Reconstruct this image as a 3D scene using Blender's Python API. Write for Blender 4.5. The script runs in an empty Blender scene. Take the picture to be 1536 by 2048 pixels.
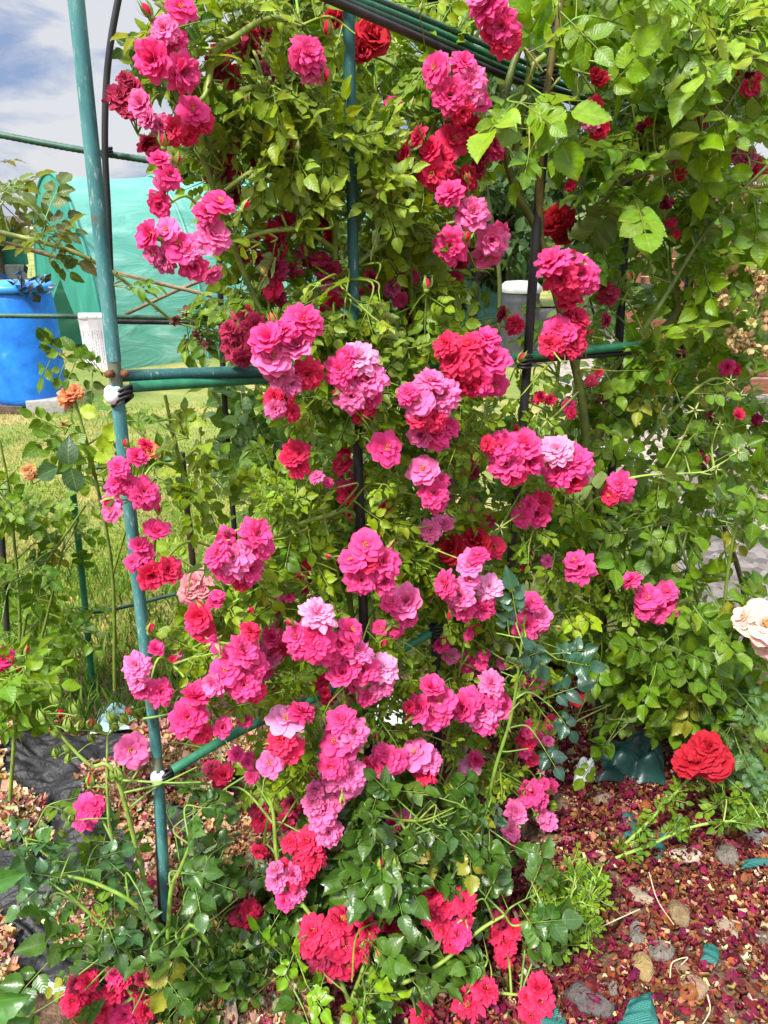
import bpy, math, random
import numpy as np
from mathutils import Vector, Matrix, Euler, noise as mnoise

random.seed(11)
rng = np.random.default_rng(11)
S = bpy.context.scene
COL = S.collection
R_ = math.radians

# ------------------------------------------------------------------ camera
CAM_H, PITCH, FPX = 1.55, R_(21.5), 1500.0          # metres, downward tilt, focal length in photo pixels
cd = bpy.data.cameras.new('camera'); cam = bpy.data.objects.new('camera', cd); COL.objects.link(cam)
cam.location = (0, 0, CAM_H); cam.rotation_euler = (math.pi/2 - PITCH, 0, 0)
cd.sensor_fit = 'VERTICAL'; cd.sensor_height = 24.0; cd.lens = 24.0*FPX/2048
cd.clip_start = 0.02; cd.clip_end = 2000
S.camera = cam

# ------------------------------------------------------------------ sky, sun, exposure
SUN_EL, SUN_AZ = R_(52), R_(215)                    # azimuth clockwise from +Y: behind and left of the viewer
w = bpy.data.worlds.new('World'); S.world = w; w.use_nodes = True
wt = w.node_tree; wt.nodes.clear()
def wn(t, **k):
    n = wt.nodes.new(t)
    for a, b in k.items(): setattr(n, a, b)
    return n
sky = wn('ShaderNodeTexSky', sky_type='NISHITA', sun_disc=False, sun_elevation=SUN_EL, sun_rotation=SUN_AZ)
tc = wn('ShaderNodeTexCoord')
mp = wn('ShaderNodeMapping'); mp.inputs['Scale'].default_value = (2.4, 2.4, 7.0)
wt.links.new(tc.outputs['Generated'], mp.inputs['Vector'])
nz = wn('ShaderNodeTexNoise'); nz.inputs['Scale'].default_value = 2.3; nz.inputs['Detail'].default_value = 7; nz.inputs['Roughness'].default_value = .55
nz.inputs['Distortion'].default_value = .35
wt.links.new(mp.outputs['Vector'], nz.inputs['Vector'])
cr = wn('ShaderNodeValToRGB'); cr.color_ramp.elements[0].position = .36; cr.color_ramp.elements[1].position = .52
cr.color_ramp.elements[0].color = (3.6, 4.9, 8.0, 1); cr.color_ramp.elements[1].color = (9.6, 9.7, 10.2, 1)
wt.links.new(nz.outputs['Fac'], cr.inputs['Fac'])
mx = wn('ShaderNodeMix', data_type='RGBA'); mx.inputs['Factor'].default_value = .85
wt.links.new(sky.outputs['Color'], mx.inputs['A']); wt.links.new(cr.outputs['Color'], mx.inputs['B'])
sx = wn('ShaderNodeSeparateXYZ'); wt.links.new(tc.outputs['Generated'], sx.inputs['Vector'])
mr = wn('ShaderNodeMapRange'); mr.inputs['From Min'].default_value = 0.24; mr.inputs['From Max'].default_value = .9
mr.inputs['To Min'].default_value = .64; mr.inputs['To Max'].default_value = 2.8       # overcast: the zenith is about three times the horizon
wt.links.new(sx.outputs['Z'], mr.inputs['Value'])
vm = wn('ShaderNodeVectorMath', operation='SCALE')
wt.links.new(mx.outputs['Result'], vm.inputs[0]); wt.links.new(mr.outputs['Result'], vm.inputs['Scale'])
bg = wn('ShaderNodeBackground'); bg.inputs['Strength'].default_value = .070
wt.links.new(vm.outputs['Vector'], bg.inputs['Color'])
wo = wn('ShaderNodeOutputWorld'); wt.links.new(bg.outputs['Background'], wo.inputs['Surface'])

sl = bpy.data.lights.new('sun', 'SUN'); sl.energy = 3.9; sl.angle = R_(9); sl.color = (1, .97, .90)
so = bpy.data.objects.new('sun', sl); COL.objects.link(so)
sd = Vector((math.sin(SUN_AZ)*math.cos(SUN_EL), math.cos(SUN_AZ)*math.cos(SUN_EL), math.sin(SUN_EL)))
so.rotation_euler = sd.to_track_quat('Z', 'Y').to_euler()
so.location = sd*30
S.view_settings.view_transform = 'Standard'; S.view_settings.look = 'None'
S.view_settings.exposure = 0.95; S.view_settings.gamma = 1
S.cycles.max_bounces = 6; S.cycles.diffuse_bounces = 3; S.cycles.glossy_bounces = 2
S.cycles.transmission_bounces = 3; S.cycles.transparent_max_bounces = 6
S.cycles.sample_clamp_indirect = 6; S.cycles.caustics_reflective = False; S.cycles.caustics_refractive = False

# ------------------------------------------------------------------ pixel <-> place
CP, SP = math.cos(PITCH), math.sin(PITCH)
def ray(px, py):
    u = (px-768)/FPX; v = -(py-1024)/FPX
    return u, CP+v*SP, -SP+v*CP
def P(px, py, Y):                                   # the point of that ray at distance Y
    u, yc, zc = ray(px, py); t = Y/yc
    return Vector((u*t, Y, CAM_H+zc*t))
def PT(px, py, off=0.0):                            # on the plane of the trellis, which recedes to the right
    u, yc, zc = ray(px, py); t = (1.429+off)/(yc-.52*u)
    return Vector((u*t, yc*t, CAM_H+zc*t))
def PG(px, py, z=0.0):                              # on the ground
    u, yc, zc = ray(px, py); t = (z-CAM_H)/zc
    return Vector((u*t, yc*t, z))
def proj(p):
    x, y, z = p[0], p[1], p[2]-CAM_H
    f = y*CP - z*SP; up = y*SP + z*CP
    return 768+FPX*x/f, 1024-FPX*up/f, f
def in_poly(x, y, poly):
    c = False; j = len(poly)-1
    for i in range(len(poly)):
        xi, yi = poly[i]; xj, yj = poly[j]
        if (yi > y) != (yj > y) and x < (xj-xi)*(y-yi)/(yj-yi)+xi: c = not c
        j = i
    return c
def rnd(a, b): return random.uniform(a, b)
def rvec():
    while True:
        v = Vector((rnd(-1, 1), rnd(-1, 1), rnd(-1, 1)))
        if .01 < v.length < 1: return v.normalized()
def sample_poly(poly):
    xs = [p[0] for p in poly]; ys = [p[1] for p in poly]
    while True:
        x, y = rnd(min(xs), max(xs)), rnd(min(ys), max(ys))
        if in_poly(x, y, poly): return x, y

# ------------------------------------------------------------------ materials
def mat(name):
    m = bpy.data.materials.new(name); m.use_nodes = True; m.node_tree.nodes.clear()
    nt = m.node_tree
    def N(t, ins=None, **k):
        n = nt.nodes.new(t)
        for a, b in k.items(): setattr(n, a, b)
        for a, b in (ins or {}).items():
            if hasattr(b, 'is_output') or isinstance(b, bpy.types.NodeSocket): nt.links.new(b, n.inputs[a])
            else: n.inputs[a].default_value = b
        return n
    return m, N
def ramp(N, fac, stops):
    n = N('ShaderNodeValToRGB', {'Fac': fac}); e = n.color_ramp.elements
    while len(e) < len(stops): e.new(.5)
    for i, (p, c) in enumerate(stops): e[i].position = p; e[i].color = (*c, 1) if len(c) == 3 else c
    return n.outputs['Color']
def noise(N, scale, detail=4, rough=.55, vec=None, dist=0):
    vec = vec or N('ShaderNodeTexCoord').outputs['Object']
    return N('ShaderNodeTexNoise', {'Vector': vec, 'Scale': scale, 'Detail': detail, 'Roughness': rough, 'Distortion': dist}).outputs['Fac']
def mixc(N, fac, a, b, mode='MIX'):
    n = N('ShaderNodeMix', {'Factor': fac, 'A': a, 'B': b}, data_type='RGBA', blend_type=mode)
    return n.outputs['Result']
def math_(N, op, a, b=0.0, c=None):
    d = {0: a, 1: b}
    if c is not None: d[2] = c
    return N('ShaderNodeMath', d, operation=op).outputs[0]
def finish(N, shader): N('ShaderNodeOutputMaterial', {'Surface': shader})
def simple(name, stops, scale=20, rough=.6, bump=0.2, detail=5, spec=.4, dist=.0, metal=0):
    m, N = mat(name)
    f = noise(N, scale, detail, .6, None, dist)
    col = ramp(N, f, stops)
    bp = N('ShaderNodeBump', {'Height': noise(N, scale*2.3, 4), 'Strength': bump, 'Distance': .01})
    b = N('ShaderNodeBsdfPrincipled', {'Base Color': col, 'Roughness': rough, 'Specular IOR Level': spec, 'Metallic': metal, 'Normal': bp.outputs[0]})
    finish(N, b.outputs[0]); return m

def leaf_mat(name, rough=.40, spec=.36, trans=.36, tcol=(1.6, 1.45, .4), vein=.30, bump=.2):
    m, N = mat(name)
    tint = N('ShaderNodeAttribute', attribute_name='tint').outputs['Color']
    uv = N('ShaderNodeAttribute', attribute_name='luv').outputs['Vector']
    sp = N('ShaderNodeSeparateXYZ', {'Vector': uv})
    u, v = sp.outputs[0], sp.outputs[1]
    au = math_(N, 'ABSOLUTE', u)
    mid = math_(N, 'LESS_THAN', au, .055)
    ph = math_(N, 'SUBTRACT', math_(N, 'MULTIPLY', v, 6.5), math_(N, 'MULTIPLY', au, 1.6))
    fr = math_(N, 'FRACT', ph)
    tri = math_(N, 'ABSOLUTE', math_(N, 'SUBTRACT', fr, .5))          # 0 on the side vein
    side = N('ShaderNodeMapRange', {'Value': tri, 'From Min': .0, 'From Max': .11, 'To Min': 1.0, 'To Max': 0.0}).outputs[0]
    vv = math_(N, 'MAXIMUM', mid, math_(N, 'MULTIPLY', side, .45))
    nzv = noise(N, 70, 4)
    base = mixc(N, math_(N, 'MULTIPLY', vv, vein), tint, (.34, .42, .12, 1))
    dk = N('ShaderNodeMapRange', {'Value': nzv, 'From Min': .3, 'From Max': .7, 'To Min': .8, 'To Max': 1.2}).outputs[0]
    base = N('ShaderNodeVectorMath', {0: base, 'Scale': dk}, operation='SCALE').outputs[0]
    spt = N('ShaderNodeMapRange', {'Value': noise(N, 38, 2, .5), 'From Min': .70, 'From Max': .76, 'To Min': 0, 'To Max': .75}).outputs[0]
    base = mixc(N, spt, base, (.20, .15, .03, 1))
    bf = N('ShaderNodeNewGeometry').outputs['Backfacing']
    back = mixc(N, .45, base, (.30, .38, .20, 1))
    base = mixc(N, bf, base, back)
    h = math_(N, 'ADD', math_(N, 'MULTIPLY', tri, .8), math_(N, 'MULTIPLY', nzv, .9))
    bp = N('ShaderNodeBump', {'Height': h, 'Strength': bump, 'Distance': .004})
    rr = math_(N, 'ADD', rough, math_(N, 'MULTIPLY', bf, .25))
    b = N('ShaderNodeBsdfPrincipled', {'Base Color': base, 'Roughness': rr, 'Specular IOR Level': spec, 'Normal': bp.outputs[0]})
    tcv = N('ShaderNodeVectorMath', {0: base, 1: tcol}, operation='MULTIPLY').outputs[0]
    t = N('ShaderNodeBsdfTranslucent', {'Color': tcv})
    mxs = N('ShaderNodeMixShader', {0: trans, 1: b.outputs[0], 2: t.outputs[0]})
    finish(N, mxs.outputs[0]); return m

def petal_mat(name):
    m, N = mat(name)
    oc = N('ShaderNodeObjectInfo').outputs['Color']
    a = N('ShaderNodeAttribute', attribute_name='tint').outputs['Color']
    sp = N('ShaderNodeSeparateColor', {'Color': a})
    r, v, e = sp.outputs[0], sp.outputs[1], sp.outputs[2]             # per petal, along, across
    al = N('ShaderNodeObjectInfo').outputs['Alpha']                   # how far this kind fades to pale pink
    light = mixc(N, al, oc, (.97, .34, .60, 1))
    deep = N('ShaderNodeVectorMath', {0: oc, 1: (.74, .34, .56)}, operation='MULTIPLY').outputs[0]
    streak = N('ShaderNodeTexNoise', {'Vector': N('ShaderNodeCombineXYZ', {0: math_(N, 'MULTIPLY', e, 7.0), 1: math_(N, 'MULTIPLY', v, 1.4), 2: math_(N, 'MULTIPLY', r, 37.0)}).outputs[0], 'Scale': 1.6, 'Detail': 3}).outputs['Fac']
    c = mixc(N, r, deep, light)
    c = mixc(N, math_(N, 'MULTIPLY', streak, .5), c, oc)
    edge = N('ShaderNodeMapRange', {'Value': v, 'From Min': .55, 'From Max': 1.0, 'To Min': .0, 'To Max': .7}).outputs[0]
    c = mixc(N, math_(N, 'MULTIPLY', edge, al), c, (.98, .46, .70, 1))
    basew = N('ShaderNodeMapRange', {'Value': v, 'From Min': .0, 'From Max': .34, 'To Min': .8, 'To Max': 0}).outputs[0]
    c = mixc(N, math_(N, 'MULTIPLY', basew, al), c, (.97, .80, .84, 1))
    bf = N('ShaderNodeNewGeometry').outputs['Backfacing']
    c = mixc(N, math_(N, 'MULTIPLY', math_(N, 'MULTIPLY', bf, .6), al), c, (.97, .60, .80, 1))
    bp = N('ShaderNodeBump', {'Height': streak, 'Strength': .25, 'Distance': .003})
    b = N('ShaderNodeBsdfPrincipled', {'Base Color': c, 'Roughness': .6, 'Specular IOR Level': .08, 'Normal': bp.outputs[0]})
    t = N('ShaderNodeBsdfTranslucent', {'Color': c})
    finish(N, N('ShaderNodeMixShader', {0: .36, 1: b.outputs[0], 2: t.outputs[0]}).outputs[0])
    return m

def tint_mat(name, rough=.6, spec=.3, trans=0.0, nscale=60, bump=.25):
    m, N = mat(name)
    a = N('ShaderNodeAttribute', attribute_name='tint').outputs['Color']
    n = noise(N, nscale, 4)
    k = N('ShaderNodeMapRange', {'Value': n, 'From Min': .3, 'From Max': .7, 'To Min': .7, 'To Max': 1.3}).outputs[0]
    c = N('ShaderNodeVectorMath', {0: a, 'Scale': k}, operation='SCALE').outputs[0]
    bp = N('ShaderNodeBump', {'Height': n, 'Strength': bump, 'Distance': .004})
    b = N('ShaderNodeBsdfPrincipled', {'Base Color': c, 'Roughness': rough, 'Specular IOR Level': spec, 'Normal': bp.outputs[0]})
    sh = b.outputs[0]
    if trans:
        t = N('ShaderNodeBsdfTranslucent', {'Color': c}); sh = N('ShaderNodeMixShader', {0: trans, 1: sh, 2: t.outputs[0]}).outputs[0]
    finish(N, sh); return m

M_LEAF = leaf_mat('rose_leaf'); M_GLOSS = leaf_mat('glossy_rose_leaf', .33, .5, .18, (1.4, 1.35, .5), .10, .10)
M_FAR = leaf_mat('tree_leaf', .5, .35, .3, (1.4, 1.3, .5), .1)
M_PETAL = petal_mat('rose_petal')
M_STEM = tint_mat('rose_stem', .5, .4, 0, 40)
M_CALYX = tint_mat('calyx', .55, .3, .1, 40)
M_DEAD = simple('dead_stamen', [(.3, (.09, .045, .02)), (.7, (.22, .13, .05))], 80)
M_STAMEN = simple('stamen', [(.3, (.45, .22, .03)), (.7, (.75, .5, .10))], 80)
M_LITTER = tint_mat('fallen_petal', .75, .15, .15, 90)
M_GRASS = tint_mat('grass_blade', .6, .25, .3, 5)

# ------------------------------------------------------------------ mesh building
class Geo:
    def __init__(s): s.V = []; s.T = []; s.U = []; s.L = []; s.LT = []; s.MI = []; s.n = 0
    def add(s, v, faces, tint=(1, 1, 1), uv=None, mi=0):
        v = np.asarray(v, float).reshape(-1, 3); k = len(v)
        f = np.asarray(faces, int)
        t = np.asarray(tint, float)
        if t.ndim == 1: t = np.tile(t, (k, 1))
        s.V.append(v); s.T.append(t); s.U.append(np.zeros((k, 3)) if uv is None else uv)
        s.L.append((f+s.n).ravel()); s.LT.append(np.full(len(f), f.shape[1])); s.MI.append(np.full(len(f), mi)); s.n += k
    def mesh(s, name, mats, origin=(0, 0, 0), smooth=True):
        V = np.concatenate(s.V)-np.array(origin); T = np.concatenate(s.T); U = np.concatenate(s.U)
        L = np.concatenate(s.L); LT = np.concatenate(s.LT); MI = np.concatenate(s.MI)
        me = bpy.data.meshes.new(name)
        me.vertices.add(len(V)); me.vertices.foreach_set('co', V.astype(np.float32).ravel())
        me.loops.add(len(L)); me.loops.foreach_set('vertex_index', L.astype(np.int32))
        st = np.concatenate([[0], np.cumsum(LT)[:-1]])
        me.polygons.add(len(LT)); me.polygons.foreach_set('loop_start', st.astype(np.int32))
        me.polygons.foreach_set('material_index', MI.astype(np.int32))
        me.polygons.foreach_set('use_smooth', np.full(len(LT), smooth))
        me.update(calc_edges=True)
        a = me.attributes.new('tint', 'FLOAT_COLOR', 'POINT'); a.data.foreach_set('color', np.c_[T, np.ones(len(T))].astype(np.float32).ravel())
        a = me.attributes.new('luv', 'FLOAT_VECTOR', 'POINT'); a.data.foreach_set('vector', U.astype(np.float32).ravel())
        for m in (mats if isinstance(mats, (list, tuple)) else [mats]): me.materials.append(m)
        return me
ORI = {}
def link(name, data, parent=None, origin=(0, 0, 0)):
    o = bpy.data.objects.new(name, data); COL.objects.link(o)
    origin = Vector(origin)
    if parent is not None:
        o.parent = parent; o.location = origin-ORI[parent]
    else: o.location = origin
    ORI[o] = origin
    return o
def tag(o, label=None, cat=None, group=None, kind=None):
    if label: o['label'] = label
    if cat: o['category'] = cat
    if group: o['group'] = group
    if kind: o['kind'] = kind
    return o
def thing(name, loc, label, cat, group=None): return tag(link(name, None, None, loc), label, cat, group)
def part(name, geo, mats, parent=None, origin=None, smooth=True):
    origin = Vector(origin) if origin is not None else (ORI[parent] if parent is not None else Vector((0, 0, 0)))
    return link(name, geo.mesh(name, mats, origin, smooth), parent, origin)

def spline(pts, k=8):
    pts = [Vector(p) for p in pts]
    if len(pts) < 3:
        return [pts[0].lerp(pts[-1], i/k) for i in range(k+1)]
    q = [pts[0]*2-pts[1]]+pts+[pts[-1]*2-pts[-2]]; out = []
    for i in range(1, len(q)-2):
        a, b, c, d = q[i-1], q[i], q[i+1], q[i+2]
        for j in range(k):
            t = j/k
            out.append(.5*((2*b)+(c-a)*t+(2*a-5*b+4*c-d)*t*t+(3*b-a-3*c+d)*t**3))
    out.append(pts[-1]); return out
def tube(g, pts, r, n=6, tint=(.2, .3, .05), mi=0, cap=True, wob=0, ribs=0):
    pts = [Vector(p) for p in pts]; m = len(pts)
    rr = r if hasattr(r, '__len__') else [r]*m
    if len(rr) != m: rr = np.interp(np.linspace(0, 1, m), np.linspace(0, 1, len(rr)), rr)
    t0 = (pts[1]-pts[0]).normalized()
    nrm = t0.orthogonal().normalized(); V = []
    for i, p in enumerate(pts):
        t = (pts[min(i+1, m-1)]-pts[max(i-1, 0)]).normalized()
        nrm = (nrm-t*nrm.dot(t)).normalized(); b = t.cross(nrm)
        for j in range(n):
            a = 2*math.pi*j/n; k = rr[i]*(1+(rnd(-wob, wob) if wob else 0))
            V.append(p+(nrm*math.cos(a)+b*math.sin(a))*k)
    F = [(i*n+j, i*n+(j+1) % n, (i+1)*n+(j+1) % n, (i+1)*n+j) for i in range(m-1) for j in range(n)]
    g.add([tuple(v) for v in V], F, tint, None, mi)
    if cap:
        for e in (0, m-1):
            base = [tuple(V[e*n+j]) for j in range(n)]+[tuple(pts[e])]
            g.add(base, [(j, (j+1) % n, n) if e else ((j+1) % n, j, n) for j in range(n)], tint, None, mi)
def box(g, c, s, rot=None, tint=(1, 1, 1), mi=0, bev=.0):
    x, y, z = s[0]/2, s[1]/2, s[2]/2; b = min(bev, x*.9, y*.9, z*.9)
    pts = []
    for sx in (-1, 1):
        for sy in (-1, 1):
            for sz in (-1, 1):
                pts.append((sx*x, sy*y, sz*z))
    bm = __import__('bmesh').new(); bmesh = __import__('bmesh')
    bmesh.ops.create_cube(bm, size=1); bmesh.ops.scale(bm, vec=s, verts=bm.verts)
    if b > 0: bmesh.ops.bevel(bm, geom=bm.edges[:], offset=b, segments=2, affect='EDGES', profile=.6)
    bmesh.ops.triangulate(bm, faces=bm.faces[:])
    M = (rot.to_matrix() if hasattr(rot, 'to_matrix') else rot) if rot is not None else Matrix.Identity(3)
    V = [tuple(M @ v.co+Vector(c)) for v in bm.verts]; F = [[v.index for v in f.verts] for f in bm.faces]
    bm.free(); g.add(V, F, tint, None, mi)
def lathe(g, prof, c, n=32, tint=(1, 1, 1), mi=0, axis=None):
    c = Vector(c); V = []; M = Vector(axis or (0, 0, 1)).to_track_quat('Z', 'Y').to_matrix()
    for r, z in prof:
        for j in range(n):
            a = 2*math.pi*j/n; V.append(tuple(c+M @ Vector((r*math.cos(a), r*math.sin(a), z))))
    m = len(prof)
    g.add(V, [(i*n+j, i*n+(j+1) % n, (i+1)*n+(j+1) % n, (i+1)*n+j) for i in range(m-1) for j in range(n)], tint, None, mi)
def sheet(g, f, nu, nv, tint=(1, 1, 1), mi=0):
    V = [tuple(f(i/nu, j/nv)) for j in range(nv+1) for i in range(nu+1)]
    F = [(j*(nu+1)+i, j*(nu+1)+i+1, (j+1)*(nu+1)+i+1, (j+1)*(nu+1)+i) for j in range(nv) for i in range(nu)]
    g.add(V, F, tint, None, mi)

# ------------------------------------------------------------------ leaves
def leaf_template(rows=11, W=.34, serr=.07, fold=.25, curl=.25, wave=.04, cols=(-1, -.5, 0, .5, 1), shape=.8, seed=0):
    r = random.Random(seed); V = []; U = []; nc = len(cols); ph = r.uniform(0, 6)
    for i in range(rows):
        v = i/(rows-1)
        w = W*max(.012, math.sin(math.pi*min(1, v**shape))**.85)*(1.0 if v < .93 else .9)
        tooth = (1 if i % 2 else -1)*serr if 0 < i < rows-1 else 0
        for c in cols:
            k = abs(c); wv = w*c*(1+tooth*k**3)
            y = v+(tooth*.22*k**3 if i < rows-2 else 0)
            z = fold*abs(wv)-curl*v*v+wave*math.sin(v*9+ph)*k*k
            V.append((wv, y, z)); U.append((c, v, 0))
    F = [(i*nc+j, i*nc+j+1, (i+1)*nc+j+1, (i+1)*nc+j) for i in range(rows-1) for j in range(nc-1)]
    return np.array(V), np.array(F), np.array(U)
def tset(n, **k):
    return [leaf_template(seed=i, fold=[.15, .45, .3, .6][i % 4], curl=[.1, .25, .42, .05][i % 4], wave=[.03, .05, .02, .06][i % 4], **k) for i in range(n)]
T_SMALL = tset(4, rows=9, W=.33, serr=.06)
T_BIG = tset(5, rows=19, W=.37, serr=.055, shape=.78)
T_DARK = tset(4, rows=13, W=.38, serr=.06, shape=.72)
T_LOW = tset(3, rows=5, W=.33, serr=0, cols=(-1, 0, 1))

class Leaves:
    def __init__(s, temps): s.temps = temps; s.items = []
    def leaf(s, o, d, n, L, tint): s.items.append((o, d, n, L, tint))
    def fill(s, g):
        if not s.items: return
        O = np.array([tuple(i[0]) for i in s.items]); D = np.array([tuple(i[1]) for i in s.items]); Nn = np.array([tuple(i[2]) for i in s.items])
        Ls = np.array([i[3] for i in s.items]); T = np.array([i[4] for i in s.items])
        D /= np.linalg.norm(D, axis=1)[:, None]; Nn = Nn-D*(Nn*D).sum(1)[:, None]; Nn /= np.linalg.norm(Nn, axis=1)[:, None]+1e-9
        X = np.cross(D, Nn); which = rng.integers(0, len(s.temps), len(O))
        for k, (tv, tf, tu) in enumerate(s.temps):
            idx = np.where(which == k)[0]
            if not len(idx): continue
            wsc = rng.uniform(.85, 1.15, len(idx))
            V = O[idx, None]+Ls[idx, None, None]*(tv[None, :, 0:1]*wsc[:, None, None]*X[idx, None]+tv[None, :, 1:2]*D[idx, None]+tv[None, :, 2:3]*Nn[idx, None])
            m = len(tv); F = tf[None]+(np.arange(len(idx))*m)[:, None, None]
            U = np.tile(tu[None], (len(idx), 1, 1)); U[:, :, 2] = rng.uniform(0, 1, len(idx))[:, None]
            g.add(V.reshape(-1, 3), F.reshape(-1, 4), np.repeat(T[idx], m, axis=0), U.reshape(-1, 3))

FLOWERS = []            # (px, py, radius px, distance) of every bloom, so that leaves grow beside the blooms and not over them
KEEP = []               # poles and rods that the climbers leave bare: x1, y1, x2, y2, half width, distance
def covered(p, slack=0.0):
    px, py, f = proj(p); sl_ = slack/f*FPX*random.random()
    for (x, y, r, d) in FLOWERS:
        if abs(px-x) < r*1.1 and abs(py-y) < r*1.1 and f < d+.03: return True
    for (x1, y1, x2, y2, hw, d) in KEEP:
        if p[1] < d+.03:
            t = ((px-x1)*(x2-x1)+(py-y1)*(y2-y1))/((x2-x1)**2+(y2-y1)**2)
            if 0 <= t <= 1 and math.hypot(px-x1-t*(x2-x1), py-y1-t*(y2-y1)) < hw+sl_: return True
    return False

def pick(pal):
    if len(pal) == 4 and random.random() < .012: return (.40, .34, .03)
    a, b = random.choice(pal), random.choice(pal); t = random.random(); k = rnd(.85, 1.18)
    return tuple((a[i]*(1-t)+b[i]*t)*k for i in range(3))
def compound(Lv, stems, b, d, n, L, nl, tint, stemtint, thin=.0009, guard=True):
    """one pinnate rose leaf: a stalk with nl leaflets"""
    d = d.normalized(); n = (n-d*n.dot(d)); n = n.normalized() if n.length > 1e-4 else d.orthogonal()
    side = d.cross(n)
    ln = L*(1.0+.42*(nl-1)/2)
    ctr = b+d*ln*.7
    if guard and (covered(ctr, L*.9) or covered(b+d*ln) or covered(b+d*ln*.4)) and random.random() < .97: return False
    sag = rnd(.02, .22)
    def at(t): return b+d*(ln*t)-n*(sag*ln*t*t)
    if stems is not None: tube(stems, [at(0), at(.5), at(1.0)], [thin*1.4, thin, thin*.8], 4, stemtint, cap=False)
    pairs = (nl-1)//2
    for k in range(pairs):
        t = .45+.5*k/max(1, pairs) if pairs > 1 else .6
        for s in (-1, 1):
            dd = d*rnd(.35, .75)+side*s*1.0-n*rnd(0, .35)
            nn = n+side*s*rnd(-.35, .1)+rvec()*.25
            sc = (.72+.22*k/max(1, pairs-1) if pairs > 1 else .85)*rnd(.88, 1.1)
            Lv.leaf(at(t)+side*s*.003, dd, nn, L*sc, tuple(c*rnd(.9, 1.1) for c in tint))
    Lv.leaf(at(1.0), d-n*sag*1.3+rvec()*.1, n+rvec()*.2, L*rnd(.95, 1.15), tint)
    return True

class Plant:
    def __init__(s, name, label, cat, base, temps, lmat, pal, leaf, nl=(5, 7), stemtint=(.13, .2, .03), group=None):
        s.root = thing(name, base, label, cat, group); s.base = Vector(base); s.canes = []; s.pts = []
        s.temps = temps; s.lmat = lmat; s.pal = pal; s.leaf = leaf; s.nl = nl; s.st = stemtint
        s.Lv = Leaves(temps); s.sg = Geo(); s.ncl = 0
    def cane(s, pts, r=.005, tint=None, thorns=True, own=True, k=8):
        pp = spline(pts, k); tint = tint or s.st
        g = Geo() if own else s.sg
        rr = r if hasattr(r, '__len__') else [r, r*.6]
        n0 = len(pp); tube(g, pp, np.interp(np.linspace(0, 1, n0), np.linspace(0, 1, len(rr)), rr), 7, tint, wob=.06)
        if thorns:
            for i in range(1, n0-1):
                if random.random() < .35:
                    d = (pp[i+1]-pp[i]).normalized(); q = rvec(); q = (q-d*q.dot(d)).normalized(); L = rnd(.005, .009)
                    a = np.interp(i/n0, np.linspace(0, 1, len(rr)), rr)*.8
                    tube(g, [pp[i]+q*a, pp[i]+q*(a+L*.5)-d*L*.15, pp[i]+q*(a+L)-d*L*.6], [.0022, .0014, .0002], 4, (.24, .12, .05), cap=False)
        if own: s.canes.append(part('cane', g, M_STEM, s.root, pp[0]))
        s.pts += pp
    def near(s, p):
        best = min(s.pts, key=lambda q: (q-p).length_squared+.4*max(0, q.z-p.z)**2); return best
    def shoot(s, tip, length=.3, nleaf=6, leaf=None, pal=None, up=(0, -.5, .75), guard=True, drop=.0):
        leaf = leaf or s.leaf; pal = pal or s.pal
        q = s.near(tip); v = q-tip; L = v.length
        b = q if L < length*1.6 else tip+v.normalized()*length+rvec()*.05
        mid = b.lerp(tip, .5)+Vector((rnd(-.04, .04), rnd(-.03, .03), .12*(b-tip).length+rnd(-.02, .03)))
        pp = spline([b, mid, tip-Vector((0, 0, drop))], 5)
        tube(s.sg, pp, [.0026, .0014], 5, tuple(c*rnd(.8, 1.3) for c in s.st), cap=False)
        tint = pick(pal); n = len(pp); a0 = rnd(0, 6)
        for i in range(nleaf):
            t = 1-(i/max(1, nleaf))*.85; k = min(n-2, int(t*(n-1))); o = pp[k].lerp(pp[k+1], t*(n-1)-k) if i else pp[-1]
            d = (pp[k+1]-pp[k]).normalized(); q = d.orthogonal(); q.rotate(Matrix.Rotation(a0+i*2.4, 3, d))
            dd = d*rnd(.3, .8)+q+Vector((0, -.25, rnd(-.2, .25)))
            if i == 0: dd = d+rvec()*.3
            nn = Vector(up)+rvec()*.75
            young = 1.0 if i else .8
            c = pick(pal); tt = tuple(.5*c[j]+.5*tint[j] for j in range(3))
            compound(s.Lv, s.sg, o, dd, nn, leaf*rnd(.72, 1.15)*young, random.choice(s.nl), tt, s.st, guard=guard)
    def region(s, poly, n, off=None, Y=None, **k):
        for _ in range(n):
            x, y = sample_poly(poly)
            p = PT(x, y, rnd(*off)) if off else P(x, y, rnd(*Y))
            if p.z < .03: p.z = rnd(.03, .1)
            s.shoot(p, **k)
    def done(s):
        g = Geo(); s.Lv.fill(g)
        if s.Lv.items: part('foliage', g, s.lmat, s.root)
        if s.sg.n: part('branchwork', s.sg, M_STEM, s.root)

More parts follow.
